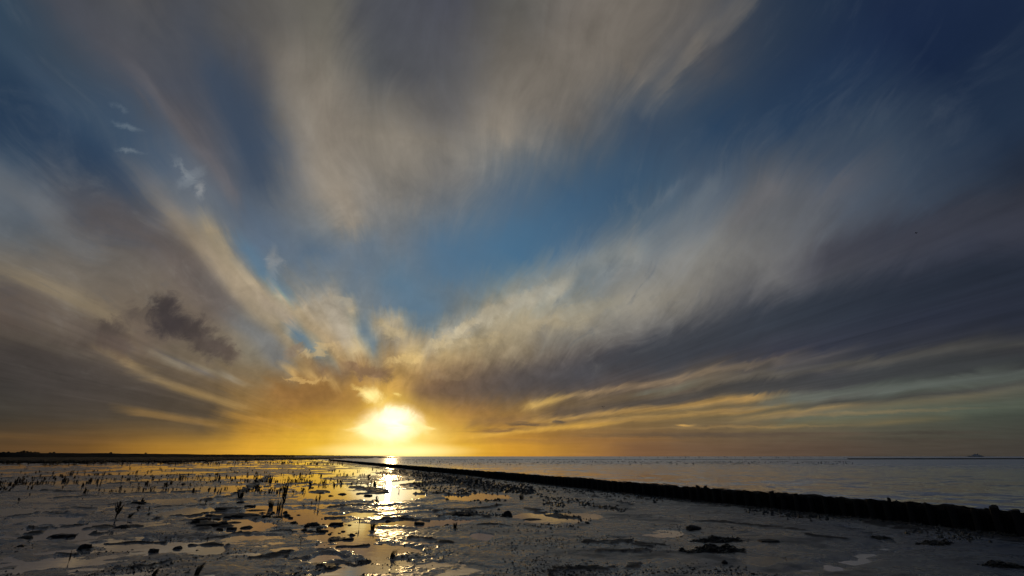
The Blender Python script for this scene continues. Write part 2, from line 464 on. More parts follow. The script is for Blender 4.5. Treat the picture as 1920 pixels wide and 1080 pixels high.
class MB:
    def __init__(self): self.v, self.f = [], []

    def add(self, v, f):
        n = len(self.v)
        self.v += [tuple(p) for p in v]
        self.f += [tuple(i + n for i in q) for q in f]

    def tube(self, pts, rad, n=4, cap=True):
        pts = [Vector(p) for p in pts]
        rings = []
        for i, p in enumerate(pts):
            t = (pts[min(i + 1, len(pts) - 1)] - pts[max(i - 1, 0)]).normalized()
            a = t.cross(Vector((0.31, 0.17, 0.93)) if abs(t.z) < .9 else Vector((1, 0, 0))).normalized()
            b = t.cross(a)
            r = rad[i] if isinstance(rad, (list, tuple)) else rad
            rings.append([p + a * (r * math.cos(2 * math.pi * k / n)) + b * (r * math.sin(2 * math.pi * k / n)) for k in range(n)])
        v = [q for rg in rings for q in rg]
        f = [(i * n + k, i * n + (k + 1) % n, (i + 1) * n + (k + 1) % n, (i + 1) * n + k) for i in range(len(pts) - 1) for k in range(n)]
        if cap: f += [tuple(range(n))[::-1], tuple((len(pts) - 1) * n + k for k in range(n))]
        self.add(v, f)

    def box(self, c, s, rz=0.0, taper=1.0):
        cx, cy, cz = c; hx, hy, hz = s[0] / 2, s[1] / 2, s[2] / 2
        cr, sr = math.cos(rz), math.sin(rz)
        v = []
        for z_, k in ((-hz, 1), (hz, taper)):
            for x_, y_ in ((-hx, -hy), (hx, -hy), (hx, hy), (-hx, hy)):
                v.append((cx + (x_ * cr - y_ * sr) * k, cy + (x_ * sr + y_ * cr) * k, cz + z_))
        self.add(v, [(3, 2, 1, 0), (4, 5, 6, 7), (0, 1, 5, 4), (1, 2, 6, 5), (2, 3, 7, 6), (3, 0, 4, 7)])

    def build(self, name, mat, parent=None, smooth=False, **k):
        return link(name, mesh(name, self.v, self.f, mat, smooth), parent, **k)


def ico(sub=1):
    import bmesh
    bm = bmesh.new()
    bmesh.ops.create_icosphere(bm, subdivisions=sub, radius=1)
    v = [tuple(q.co) for q in bm.verts]; f = [tuple(x.index for x in p.verts) for p in bm.faces]
    bm.free()
    return np.array(v), f


def material(name):
    m_ = bpy.data.materials.new(name); m_.use_nodes = True
    E.nt = m_.node_tree
    b = m_.node_tree.nodes['Principled BSDF']
    return m_, b


def put(b, **k):
    for key, v in k.items():
        s_ = b.inputs[key.replace('_', ' ')]
        if isinstance(v, E): E.nt.links.new(v.s, s_)
        else: s_.default_value = v


def bump(h, strength, dist, normal=None):
    n = E.nt.nodes.new('ShaderNodeBump')
    n.inputs['Strength'].default_value = strength; n.inputs['Distance'].default_value = dist
    E.nt.links.new(h.s, n.inputs['Height'])
    if normal: E.nt.links.new(normal.s, n.inputs['Normal'])
    return E(n.outputs[0])


def pos():
    return E(E.nt.nodes.new('ShaderNodeNewGeometry').outputs['Position'])


# ------------------------------------------------------------------ materials
MUD, b = material('wet_mud')
p_ = pos()
n1 = noise(p_, 1.3, 4, .6); n2 = noise(p_, 14.0, 5, .62, .4); n3 = noise(p_, 60.0, 3, .6)
an = E.nt.nodes.new('ShaderNodeAttribute'); an.attribute_name = 'firm_clay'
clay = E(an.outputs['Fac'])                # firmer clay sheds the water film: rougher and browner
put(b, Base_Color=mix(clay, mix(n1, (.020, .018, .016), (.048, .042, .036)), (.014, .011, .008)),
    Specular_IOR_Level=mrange(noise(p_, 3.0, 5, .7), .40, .60, 1.0, .45) * (1.0 - clay * .82), IOR=1.95,
    Roughness=mrange(noise(vop('MULTIPLY', p_, (.55, 1.2, 1)), 1.5, 6, .72, .4),   .38, .60, .11, .40) + clay * .4)
def facets(v, ax, ay, base=None):
    # unresolved ripples and grains: the normal itself is tilted by noise
    t = vop('MULTIPLY', vop('SUBTRACT', v, (.5, .5, .5)), (ax, ay, 0))
    return vop('NORMALIZE', vop('ADD', base if base else E(E.nt.nodes.new('ShaderNodeNewGeometry').outputs['Normal']), t))


grain = noise(p_, 24.0, 4, .7, .3, 'Color')
fine = noise(p_, 55.0, 3, .7, .2, 'Color')
put(b, Normal=bump(n2, .8, .02, facets(fine, .5, .5, facets(grain, .62, .62))))
SHORE, b = material('dark_silt')
put(b, Base_Color=(.016, .014, .012, 1), Roughness=.9, Specular_IOR_Level=.2)
POOL, b = material('pool_water')
put(b, Base_Color=(.62, .62, .62, 1), Metallic=.55, Roughness=.025, IOR=1.6)
put(b, Normal=bump(noise(vop('MULTIPLY', pos(), (1.2, 4.0, 1)), 2.2, 3, .5), .06, .02))
SEA, b = material('sea_water')
p_ = pos()
w1 = noise(vop('MULTIPLY', p_, (.35, 1.0, 1)), 3.2, 4, .62, .6); w2 = noise(vop('MULTIPLY', p_, (.12, .5, 1)), .55, 3, .6, .3)
put(b, Base_Color=(.80, .79, .76, 1), Metallic=.8, IOR=1.6,
    Roughness=mrange(noise(vop('MULTIPLY', p_, (.25, 1, 1)), .12, 4, .6), .35, .65, .08, .17) + mrange(vop('LENGTH', p_, out=1), 50, 160, 0, .22))
wc = noise(vop('MULTIPLY', p_, (.55, 1.0, 1)), .95, 5, .66, .5, 'Color')
wd = noise(vop('MULTIPLY', p_, (.10, .35, 1)), .5, 3, .6, .3, 'Color')
put(b, Normal=facets(wd, .10, .25, facets(wc, .45, 1.5)))
PLANT, b = material('glasswort_stem')
put(b, Base_Color=mix(noise(pos(), 6, 2), (.020, .013, .008), (.045, .026, .014)), Roughness=.75, Specular_IOR_Level=.25)
GRASS, b = material('dry_cordgrass')
put(b, Base_Color=mix(noise(pos(), 5, 2), (.022, .017, .009), (.055, .042, .020)), Roughness=.8, Specular_IOR_Level=.2)
CLOD, b = material('mud_clod')
p_ = pos()
put(b, Base_Color=mix(noise(p_, 9, 4), (.010, .009, .007), (.024, .020, .015)), Roughness=mrange(noise(p_, 22, 4), .3, .7, .5, .85), Specular_IOR_Level=.3)
put(b, Normal=bump(noise(p_, 30, 5, .65), .8, .02))
WOOD, b = material('weathered_timber')
p_ = pos()
put(b, Base_Color=mix(noise(vop('MULTIPLY', p_, (9, 9, 1.2)), 3, 4, .6), (.010, .009, .007), (.034, .027, .020)), Roughness=.8, Specular_IOR_Level=.25)
put(b, Normal=bump(noise(vop('MULTIPLY', p_, (14, 14, 1)), 4, 4), .7, .01))
BRUSH, b = material('brushwood')
put(b, Base_Color=mix(noise(pos(), 8, 3), (.010, .008, .006), (.030, .023, .016)), Roughness=.85, Specular_IOR_Level=.2)
WEED, b = material('bladder_wrack')
put(b, Base_Color=mix(noise(pos(), 14, 3), (.008, .008, .004), (.028, .024, .010)), Roughness=.45)
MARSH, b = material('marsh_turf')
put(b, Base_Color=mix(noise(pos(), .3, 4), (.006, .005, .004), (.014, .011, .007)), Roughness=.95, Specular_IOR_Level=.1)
LEAF, b = material('tree_leaf')
put(b, Base_Color=(.03, .035, .018, 1), Roughness=.8)
HULL, b = material('ship_hull_paint'); put(b, Base_Color=(.10, .12, .14, 1), Roughness=.5)
DECKP, b = material('ship_white_paint'); put(b, Base_Color=(.62, .62, .60, 1), Roughness=.5)
GLASS, b = material('ship_window_glass'); put(b, Base_Color=(.02, .025, .03, 1), Roughness=.1)
FUNNEL, b = material('ship_funnel_paint'); put(b, Base_Color=(.12, .05, .03, 1), Roughness=.5)
FEATHER, b = material('dark_plumage'); put(b, Base_Color=(.03, .03, .03, 1), Roughness=.8)


# ------------------------------------------------------------------ noise on arrays
def hash2(i, j, seed):
    h = (i.astype(np.int64) * 374761393 + j.astype(np.int64) * 668265263 + seed * 982451653) & 0x7fffffff
    h = ((h ^ (h >> 13)) * 1274126177) & 0x7fffffff
    return ((h ^ (h >> 16)) & 0xffff) / 65535.0 * 2 * math.pi


def grad(x, y, seed):
    i, j = np.floor(x), np.floor(y)
    fx, fy = x - i, y - j
    ux, uy = fx ** 3 * (fx * (fx * 6 - 15) + 10), fy ** 3 * (fy * (fy * 6 - 15) + 10)
    def g(a, c):
        t = hash2(i + a, j + c, seed)
        return np.cos(t) * (fx - a) + np.sin(t) * (fy - c)
    return ((g(0, 0) * (1 - ux) + g(1, 0) * ux) * (1 - uy) + (g(0, 1) * (1 - ux) + g(1, 1) * ux) * uy) * 1.5


def sstep(a, b_, x):
    t = np.clip((x - a) / (b_ - a), 0, 1)
    return t * t * (3 - 2 * t)


# groyne: a straight line over the ground that meets the horizon at the photograph's x = 545
GA = gp(1920, 1005)
gd = ray(545, 855)[:2]; GD = gd / np.hypot(*gd)
GN = np.array([GD[1], -GD[0]])             # points to the sea side


def groyne_side(x, y):                      # > 0 on the sea side, metres
    return (x - GA[0]) * GN[0] + (y - GA[1]) * GN[1]


# pools given as they are seen: centre, half width, half height in the photograph
POOLS = [(655, 1071, 72, 12), (270, 1027, 95, 13), (365, 1030, 60, 9), (470, 1007, 75, 7), (590, 972, 60, 9), (650, 990, 50, 10), (665, 1008, 55, 12),
         (690, 1030, 45, 14), (810, 979, 75, 8), (888, 1007, 24, 7), (900, 931, 70, 6), (650, 928, 75, 8), (740, 926, 60, 12),
         (420, 968, 65, 8), (450, 985, 60, 10), (490, 955, 50, 7), (1050, 970, 90, 9), (130, 1000, 85, 9), (90, 975, 90, 6), (200, 985, 90, 5),
         (460, 915, 40, 6), (560, 900, 60, 5), (690, 965, 40, 5), (310, 940, 60, 5), (360, 958, 50, 5), (1690, 1034, 22, 5), (1905, 1030, 26, 6),
         (1420, 1010, 90, 10), (1250, 1000, 60, 10), (130, 1055, 60, 8), (40, 960, 60, 4), (260, 920, 90, 4), (760, 905, 40, 5), (610, 915, 50, 5), (600, 1050, 40, 5)]
LUMPS = [(870, 967, 80, 5, .6), (1480, 975, 150, 12, 1.0), (1380, 1016, 55, 6, .5), (1350, 1038, 55, 8, .5), (1000, 1040, 220, 30, .5), (950, 1000, 200, 12, .35), (480, 1042, 140, 8, .5),
         (430, 1062, 90, 8, .5), (1180, 990, 80, 14, .4), (1790, 1000, 110, 14, .9), (620, 958, 40, 4, .4), (150, 1030, 60, 5, .4), (1010, 925, 120, 5, .4), (300, 995, 80, 4, .35)]


def ell(x, y, px, py, hw, hh):
    c = gp(px, py)
    dy = abs(gp(px, py - hh)[1] - gp(px, py + hh)[1]) / 2
    dx = abs(gp(px + hw, py)[0] - gp(px - hw, py)[0]) / 2
    sl = c[0] / c[1]                        # seen obliquely: its long axis lies across the view
    u = (x - c[0]) - sl * (y - c[1]); v = y - c[1]
    return np.sqrt((u / dx) ** 2 + (v / dy) ** 2)


CREEK = [gp(*q) for q in [(1608, 990), (1655, 1008), (1650, 1032), (1570, 1058), (1500, 1085), (1440, 1120)]]


def creek_d(x, y):
    best = np.full(x.shape, 1e9)
    for a, c in zip(CREEK[:-1], CREEK[1:]):
        e = c - a
        t = np.clip(((x - a[0]) * e[0] + (y - a[1]) * e[1]) / (e @ e), 0, 1)
        best = np.minimum(best, np.hypot(x - a[0] - t * e[0], y - a[1] - t * e[1]))
    return best


# ledges of firm dark clay, read off the photograph as lines on the ground: points, half thickness
LEDGES = [([(0, 1008), (37, 1004), (66, 998)], 3), ([(60, 990), (100, 988), (143, 984)], 1.6), ([(91, 1008), (126, 1006), (150, 1003)], 2.5), ([(150, 999), (206, 998)], 2),
          ([(174, 989), (213, 988), (252, 989)], 2.5), ([(186, 1022), (233, 1018), (276, 1014), (319, 1016)], 1.4), ([(352, 1024), (392, 1021), (432, 1026)], 1.6),
          ([(375, 1013), (415, 1008), (482, 1001), (532, 1001)], 1.5), ([(365, 975), (409, 991)], 4.5), ([(405, 958), (449, 956)], 3.5), ([(422, 968), (505, 971)], 3.5),
          ([(309, 971), (362, 966), (399, 961)], 2.6), ([(302, 951), (365, 948), (425, 948)], 1.9), ([(100, 933), (186, 930), (266, 925), (365, 921)], 1.4), ([(199, 948), (252, 941)], 1.9),
          ([(20, 970), (73, 961), (116, 963)], 2), ([(120, 953), (173, 955)], 1.3), ([(399, 938), (442, 928), (505, 893)], 1.8), ([(492, 913), (571, 905)], 2.6), ([(588, 921), (612, 923)], 1.6),
          ([(246, 946), (276, 945)], 1.3), ([(146, 1031), (166, 1031)], 2), ([(103, 1044), (156, 1043)], 1.6), ([(663, 913), (719, 920)], 1.5), ([(676, 925), (722, 923)], 2.2),
          ([(729, 885), (796, 891), (862, 896), (895, 905)], 2.6), ([(766, 908), (845, 906), (928, 920)], 3), ([(776, 926), (875, 927)], 1.3), ([(802, 958), (862, 956), (938, 950)], 1.9),
          ([(835, 968), (882, 966), (915, 970)], 4), ([(988, 955), (1035, 965), (1081, 971)], 2.4), ([(709, 976), (749, 971), (802, 976)], 1.9), ([(600, 970), (639, 971)], 1.6), ([(619, 1028), (676, 1024)], 1.5),
          ([(620, 1011), (665, 1013)], 2), ([(600, 1063), (683, 1058)], 2.4), ([(1095, 928), (1178, 946)], 1.6), ([(1045, 1074), (1190, 1064)], 5), ([(1128, 1034), (1181, 1031)], 3),
          ([(1300, 980), (1377, 983), (1427, 993), (1507, 1000)], 2.2), ([(1087, 1020), (1193, 1017)], 2.6), ([(1173, 1033), (1227, 1020)], 3.5), ([(1527, 1010), (1583, 1013)], 2.6), ([(1370, 950), (1460, 961), (1593, 981), (1750, 1000), (1900, 1016)], 3.5),
          ([(0, 925), (90, 921), (150, 923)], 1.2), ([(210, 906), (330, 903)], 1.0), ([(30, 897), (170, 893)], 1.0), ([(330, 890), (470, 886)], 1.0), ([(620, 950), (700, 947)], 1.4), ([(900, 985), (960, 989)], 1.6), ([(450, 1046), (560, 1041)], 1.8), ([(220, 1062), (330, 1058)], 1.6), ([(760, 1010), (850, 1018)], 1.8)]


def pxm0(q):
    return abs(gp(q[0] + 5, q[1])[0] - gp(q[0] - 5, q[1])[0]) / 10


def ledges(x, y):
    """0..1: how much of a clay ledge there is at a place on the ground"""
    out = np.zeros(x.shape)
    near = (y > 6) & (np.hypot(x, y) < 90)
    if not near.any(): return out
    xs, ys = x[near], y[near]
    X = xs + grad(xs / .8, ys / .8, 51) * .25 + grad(xs / .25, ys / .25, 52) * .08
    Y = ys + grad(xs / .9, ys / .9, 53) * .35 + grad(xs / .22, ys / .22, 54) * .12
    res = np.zeros(xs.shape)
    brk = .62 + .9 * grad(xs / .7, ys / .45, 55) + .35 * grad(xs / .2, ys / .2, 56)
    for pts, t in LEDGES:
        w_ = [gp(*q) for q in pts]
        tk = t * abs(gp(pts[0][0], pts[0][1] - 2)[1] - gp(pts[0][0], pts[0][1] + 2)[1]) / 4
        kx = max(1.0, tk / (t * 2.5 * pxm0(pts[0])))
        for a, c in zip(w_[:-1], w_[1:]):
            e = (c - a) * np.array([kx, 1])      # ledges lie mostly along the tide line, thin across it
            ux, uy = (X - a[0]) * kx, Y - a[1]
            u = np.clip((ux * e[0] + uy * e[1]) / (e @ e), 0, 1)
            dd = np.hypot(ux - u * e[0], uy - u * e[1])
            res = np.maximum(res, sstep(1.15, .75, dd / (tk * 1.1)))
    out[near] = res * sstep(.25, .45, brk)
    return out


def height(x, y, dr=None):
    r = np.hypot(x, y)
    if dr is None: dr = np.full(x.shape, .02)
    def oct_(lam, seed, sx=1.0):
        return grad(x / lam * sx, y / lam, seed) * np.clip(lam / (1.2 * dr) - .3, 0, 1)
    wx = grad(x / 1.7, y / 1.7, 31) * .55 + grad(x / .5, y / .5, 32) * .16
    wy = grad(x / 1.7, y / 1.7, 33) * .9 + grad(x / .5, y / .5, 34) * .22
    X, Y = x + wx * .6, y + wy * .6
    side = -groyne_side(x, y)                # metres on the land side of the groyne
    az = np.degrees(np.arctan2(x, y))
    left = sstep(8, -22, az)
    # s > 0 mud stands out of the water, s < 0 it lies under it
    s = .10 + .24 * grad(X / 3.4, Y / 3.4, 1) + .22 * grad(X / 1.5, Y / 1.1, 2) + .21 * oct_(.48, 41) + .15 * oct_(.2, 42) + .5 * grad(X / 11., Y / 11., 3) * sstep(12, 40, r) + .10 * oct_(.5, 4)
    s += (1 - left) * .34 - left * .06 * sstep(14, 45, r)
    for q in POOLS:
        e = ell(X, Y, *q)
        s = s - .75 * sstep(1.25, .55, e)
    for q in LUMPS:
        s = s + q[4] * sstep(1.3, .2, ell(X, Y, *q[:4]))
    s += .9 * sstep(2.2, .3, side) * sstep(60, 5, r) + .4 * sstep(3, .2, side)
    h = (.008 + .005 * sstep(9, 14, r)) * np.tanh(s * 8) + .012 * np.clip(s, -.5, 1.2) - .002
    # raised rims and ledges of clay along the pools on the left
    edge = np.exp(-((s - .14) / .12) ** 2)
    h += edge * left * .045 * np.clip(grad(X / 2.1, Y / 2.1, 8) + .15, 0, 1)
    land = sstep(-.05, .15, s)
    sc_ = grad(X / 2.6, Y / 1.1, 17) + .35 * grad(X / .8, Y / .5, 18) + .12 * oct_(.25, 19)
    h += (.25 + .75 * left) * (.052 * sstep(.03, .09, sc_) - .016) * sstep(-.2, .3, s) * (.4 + .6 * sstep(-.2, .3, grad(x / 5., y / 5., 20))) * (.45 + .55 * sstep(9.5, 14, r))
    ruts = np.abs(grad(X / .42, Y / .42, 11))
    h += land * (.006 * oct_(.55, 5) + .008 * oct_(.22, 6) + .008 * oct_(.10, 7) + .004 * oct_(.05, 9) + .006 * (ruts * np.clip(.42 / (1.2 * dr) - .3, 0, 1)) * sstep(0, .5, grad(x / 3., y / 3., 13) + .2))
    lg = ledges(x, y)
    h = h * (1 - lg) + lg * (np.maximum(h, .0) + .022 + .0012 * np.clip(r - 8, 0, 30) + .014 * grad(x / .3, y / .3, 57))
    # smooth bank and creek at the right
    cd = creek_d(x + wx * .25, y + wy * .25)
    rz = sstep(14, 22, az) * sstep(26, 14, r)
    h = h * (1 - .5 * rz) + rz * .02
    h += sstep(9, 17, az) * .045 * np.exp(-((cd - 1.3) / .75) ** 2) * sstep(24, 12, r)
    h -= (.034 + .03 * grad(x / .5, y / .5, 44)) * sstep(.36, .02, cd) * sstep(26, 18, r)
    # sea side
    sea = sstep(-.35, .5, -side)
    h = h * (1 - sea) - .35 * sea
    return h


# ------------------------------------------------------------------ the ground, one sheet to the horizon
az_in = np.linspace(-50, 50, 1001)
az_out = np.concatenate([np.linspace(52, 308, 110)])
azs = np.radians(np.concatenate([az_in, az_out]))
rad = np.concatenate([[.6, 1.5, 2.5, 3.5, 4.5, 5.4], 1 / np.linspace(1 / 6.0, 1 / 330., 430), np.geomspace(360, 9000, 26)])
NA, NR = len(azs), len(rad)
rr_, aa_ = np.meshgrid(rad, azs, indexing='ij')
gxx, gyy = rr_ * np.sin(aa_), rr_ * np.cos(aa_)
drr = np.gradient(rad)[:, None] * np.ones((1, NA))
gz = height(gxx, gyy, np.maximum(drr * .45, rr_ * .0018))
gz = np.where(rr_ > 340, np.minimum(gz, -.08) if False else gz * 0 - .2, gz)
verts = np.stack([gxx, gyy, gz], -1).reshape(-1, 3)
I, J = np.meshgrid(np.arange(NR - 1), np.arange(NA), indexing='ij')
J2 = (J + 1) % NA
faces = np.stack([I * NA + J, (I + 1) * NA + J, (I + 1) * NA + J2, I * NA + J2], -1).reshape(-1, 4)
verts = np.vstack([verts, [[0, 0, float(gz[0].mean())]]])
cen = np.array([[len(verts) - 1, j, (j + 1) % NA] for j in range(NA)])
me = bpy.data.meshes.new('mud_flat')
nq, nt_ = len(faces), len(cen)
me.vertices.add(len(verts)); me.vertices.foreach_set('co', verts.astype(np.float32).ravel())
me.loops.add(nq * 4 + nt_ * 3)
me.loops.foreach_set('vertex_index', np.concatenate([faces.ravel(), cen.ravel()]).astype(np.int32))
me.polygons.add(nq + nt_)
me.polygons.foreach_set('loop_start', np.concatenate([np.arange(nq) * 4, nq * 4 + np.arange(nt_) * 3]).astype(np.int32))
me.polygons.foreach_set('use_smooth', np.ones(nq + nt_, bool))
me.update(calc_edges=True); me.validate()
at = me.attributes.new('firm_clay', 'FLOAT', 'POINT')
cl_ = ledges(gxx, gyy) * 1.0
cl_ = np.maximum(cl_, .5 * sstep(.18, .5, grad(gxx / 2.2, gyy / 1.4, 58) + .5 * grad(gxx / .5, gyy / .4, 59)) * sstep(-2, 10, np.degrees(np.arctan2(gxx, gyy))) * (rr_ < 60))
at.data.foreach_set('value', np.append(cl_.ravel(), 0).astype(np.float32))
me.materials.append(MUD)
tag(link('mud_flat', me), kind='structure')

# water standing in the pools, and the sea beyond the groyne
a0, a1 = GA - GD * 60, GA + GD * 9000
pv = [(a0[0], a0[1], 0), (a1[0], a1[1], 0), (-9000, 9000, 0), (-9000, -200, 0), (a0[0] - 1, -200, 0)]
tag(link('pool_water', mesh('pool_water', pv, [(4, 3, 2, 1, 0)][:1], POOL)), kind='structure')
b0, b1 = a0 + GN * .02, a1 + GN * .02
sv = [(b0[0], b0[1], -.02), (9000, -200, -.02), (9000, 9000, -.02), (b1[0], b1[1], -.02)]
tag(link('sea', mesh('sea', sv, [(0, 1, 2, 3)], SEA)), kind='structure')


def ground(x, y):
    return float(height(np.array([float(x)]), np.array([float(y)]))[0])


def on(px, py):
    q = gp(px, py)
    return (float(q[0]), float(q[1]), max(ground(*q), -.004))


def pxm(px, py):                            # metres per photograph pixel on the ground there
    q = gp(px, py)
    return abs(gp(px + 5, py)[0] - gp(px - 5, py)[0]) / 10

# ------------------------------------------------------------------ far land on the left
def on_far(px, dist):
    q = ray(px, 855)[:2]
    return q / q[1] * dist


def strip(profile_fn, pts, mat, name, step):
    """sweep a cross section along a line on the ground"""
    v, f = [], []
    path = []
    for a, c in zip(pts[:-1], pts[1:]):
        n = max(1, int(np.hypot(*(c - a)) / step))
        path += [a + (c - a) * k / n for k in range(n)]
    path.append(pts[-1])
    for k, p in enumerate(path):
        t = path[min(k + 1, len(path) - 1)] - path[max(k - 1, 0)]
        t = t / np.hypot(*t); nn = np.array([t[1], -t[0]])
        pr = profile_fn(k / (len(path) - 1), p)
        for o_, z_ in pr: v.append((p[0] + nn[0] * o_, p[1] + nn[1] * o_, z_))
    m_ = len(pr)
    for k in range(len(path) - 1):
        for j in range(m_ - 1):
            f.append((k * m_ + j, (k + 1) * m_ + j, (k + 1) * m_ + j + 1, k * m_ + j + 1))
    return mesh(name, v, f, mat)


dk = [on_far(-260, 760), on_far(0, 860), on_far(200, 1130), on_far(420, 1800), on_far(640, 4200), on_far(730, 8200)]


def dike_profile(t, p):
    h = 8.2 + 1.0 * float(grad(np.array([p[0] / 90.]), np.array([p[1] / 90.]), 51)[0])
    return [(-26, -.3), (-9, h * .86), (-3, h), (4, h), (10, h * .84), (34, -.3)]


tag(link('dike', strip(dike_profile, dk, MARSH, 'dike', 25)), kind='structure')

ms_front = [(-260, 871), (0, 869), (110, 869.2), (220, 867.5), (330, 866.6), (450, 863.6), (560, 861.4), (660, 859.6), (745, 858.2)]
ms_back = [(-260, 857.8), (0, 857.8), (110, 857.8), (220, 857.8), (330, 857.6), (450, 857.4), (560, 857.2), (660, 857), (745, 856.8)]
mv, mf = [], []
NM, NB = 260, 26
fx_ = np.linspace(-260, 745, NM)
fr = np.interp(fx_, [p[0] for p in ms_front], [p[1] for p in ms_front])
bk = np.interp(fx_, [p[0] for p in ms_back], [p[1] for p in ms_back])
fr_pts = []
for i in range(NM):
    A = gp(fx_[i], fr[i] + .9 * float(grad(np.array([i / 3.]), np.array([.5]), 61)[0]) + .5 * float(grad(np.array([i / 1.1]), np.array([.5]), 62)[0])); Bk = gp(fx_[i], bk[i])
    fr_pts.append(A)
    for j in range(NB):
        t = (j / (NB - 1)) ** 1.6
        q = A + (Bk - A) * t
        z_ = -.15 if j == 0 else .38 + .16 * float(grad(np.array([q[0] / 6.]), np.array([q[1] / 6.]), 63)[0])
        if j == NB - 1: z_ = -.15
        if j == 1: q = A + (Bk - A) * .002
        mv.append((q[0], q[1], z_))
mf = [(i * NB + j, (i + 1) * NB + j, (i + 1) * NB + j + 1, i * NB + j + 1) for i in range(NM - 1) for j in range(NB - 1)]
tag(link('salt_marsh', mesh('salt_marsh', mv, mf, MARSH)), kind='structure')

mb = MB()
for i in range(NM - 1):
    for k in range(16):
        A = fr_pts[i] + (fr_pts[i + 1] - fr_pts[i]) * random.random()
        q = A * (1 + random.random() ** 2 * .5)
        h_, w_ = random.uniform(.25, .62), random.uniform(.05, .14)
        l_ = random.uniform(-.12, .12)
        mb.add([(q[0] - w_, q[1], .1), (q[0] + w_, q[1], .1), (q[0] + l_, q[1] + .1, .1 + h_), (q[0], q[1] + w_, .1)], [(0, 1, 2), (1, 3, 2), (3, 0, 2)])
tag(mb.build('marsh_grass', GRASS), 'dark grass fringing the salt marsh at the far left', kind='stuff')


def tree_mesh(seed):
    rg = random.Random(seed)
    tr, cr = MB(), MB()
    tr.tube([(0, 0, 0), (.1, 0, 3), (.0, .1, 5.5)], [.35, .24, .10], 6)
    for k in range(5):
        a = k * 1.26
        tr.tube([(.1, 0, 2.6 + .3 * k), (1.6 * math.cos(a), 1.6 * math.sin(a), 4.6 + .3 * k)], [.12, .04], 4)
    for k in range(420):
        a, z_ = rg.uniform(0, 6.28), rg.uniform(2.6, 9.4)
        rmax = 3.1 * math.sin(max(.15, (z_ - 2.0) / 7.8 * math.pi)) ** .6 * (.8 + .3 * math.sin(a * 3 + seed))
        r_ = rmax * rg.random() ** .4
        c = Vector((r_ * math.cos(a), r_ * math.sin(a), z_)); s_ = rg.uniform(.25, .6)
        u = Vector((rg.uniform(-1, 1), rg.uniform(-1, 1), rg.uniform(-1, 1))).normalized() * s_
        v = u.cross(Vector((rg.uniform(-1, 1), rg.uniform(-1, 1), rg.uniform(-1, 1)))).normalized() * s_
        cr.add([c - u, c + v, c + u, c - v], [(0, 1, 2, 3)])
    return mesh('trunk', tr.v, tr.f, WOOD), mesh('crown', cr.v, cr.f, LEAF)


TM = [tree_mesh(s_) for s_ in range(3)]
tree_spots = [(-8, 9.0), (4, 9.5), (13, 10.0), (31, 9.6), (37, 10.8), (42, 12.4), (48, 11.2), (55, 10.4), (63, 10.2), (69, 9.6), (92, 9.4), (99, 10.4), (206, 11), (272, 11.5)]
for k, (x_, hh) in enumerate(tree_spots):
    q = on_far(x_, np.interp(x_, [-260, 0, 200, 420], [760, 860, 1130, 1800]) + 60)
    t_, c_ = TM[k % 3]
    o = bpy.data.objects.new('tree', None); COL.objects.link(o)
    o.location = (q[0], q[1], 0); o.scale = (1.3, 1.3, hh / 9.4 * 1.02); o.rotation_euler = (0, 0, k * 1.7)
    lab = {42: 'tallest tiny dark tree crown of the clump behind the dike at far left', 206: 'lone tiny tree behind the dike, nearer of two standing apart right of the clump', 272: 'lone tiny tree farthest right along the distant dike'}.get(x_, 'tiny dark tree in the clump behind the distant dike at the far left')
    tag(o, lab, 'tree', 'trees behind the distant dike')
    link('trunk', t_, o); link('crown', c_, o)

# ------------------------------------------------------------------ groyne of posts and brushwood
gr = bpy.data.objects.new('groyne', None); COL.objects.link(gr)
gr.location = (GA[0], GA[1], 0); gr.rotation_euler = (0, 0, math.atan2(GD[1], GD[0]))
tag(gr, 'long dark groyne of timber posts packed with brushwood, running out to the horizon', 'groyne')
L0, L1 = -6.0, 205.0
rg = random.Random(5)
ts = [L0]
while ts[-1] < L1: ts.append(ts[-1] + (.10 if ts[-1] < 30 else .3))
fv, ff = [], []
ta = np.array(ts)
top = .465 + .025 * grad(ta / .8, ta * 0 + .3, 71) + .03 * grad(ta / .23, ta * 0 + .3, 72) + .04 * grad(ta / 4., ta * 0 + .3, 73)
for k, t in enumerate(ts):
    jit = .02 * rg.uniform(-1, 1)
    for o_, z_ in ((.20 + jit, -.3), (.19 + jit, top[k] - .10), (.12, top[k] - .01 + jit), (-.05, top[k] + .015 + jit), (-.17, top[k] - .05), (-.2, -.3)):
        fv.append((t, o_, z_))
n_ = 6
ff = [(k * n_ + j, (k + 1) * n_ + j, (k + 1) * n_ + j + 1, k * n_ + j + 1) for k in range(len(ts) - 1) for j in range(n_ - 1)]
link('packing', mesh('packing', fv, ff, BRUSH), gr)
mb = MB()
t = L0
while t < 120:                               # upright sticks packed along the landward face
    z_ = .43 + rg.uniform(-.08, .05)
    o_ = .215 + rg.uniform(-.01, .015)
    r_ = rg.uniform(.012, .024)
    l_ = rg.uniform(-.03, .03)
    mb.tube([(t, o_ + .03, -.05), (t + l_, o_, z_)], [r_, r_ * .85], 4)
    t += rg.uniform(.03, .07) * (1 if t < 40 else 2.4)
for k in range(1500):                        # twigs lying along the top
    t = L0 + (rg.random() ** 1.8) * 110
    o_, z_ = rg.uniform(-.15, .2), .45 + rg.uniform(-.03, .03)
    a = rg.uniform(-.5, .5); l_ = rg.uniform(.15, .5)
    mb.tube([(t, o_, z_), (t + l_ * math.cos(a), o_ + l_ * math.sin(a) * .4, z_ + rg.uniform(-.03, .05))], [rg.uniform(.006, .014)] * 2, 3)
tag(mb.build('brushwood', BRUSH, gr), kind='stuff')


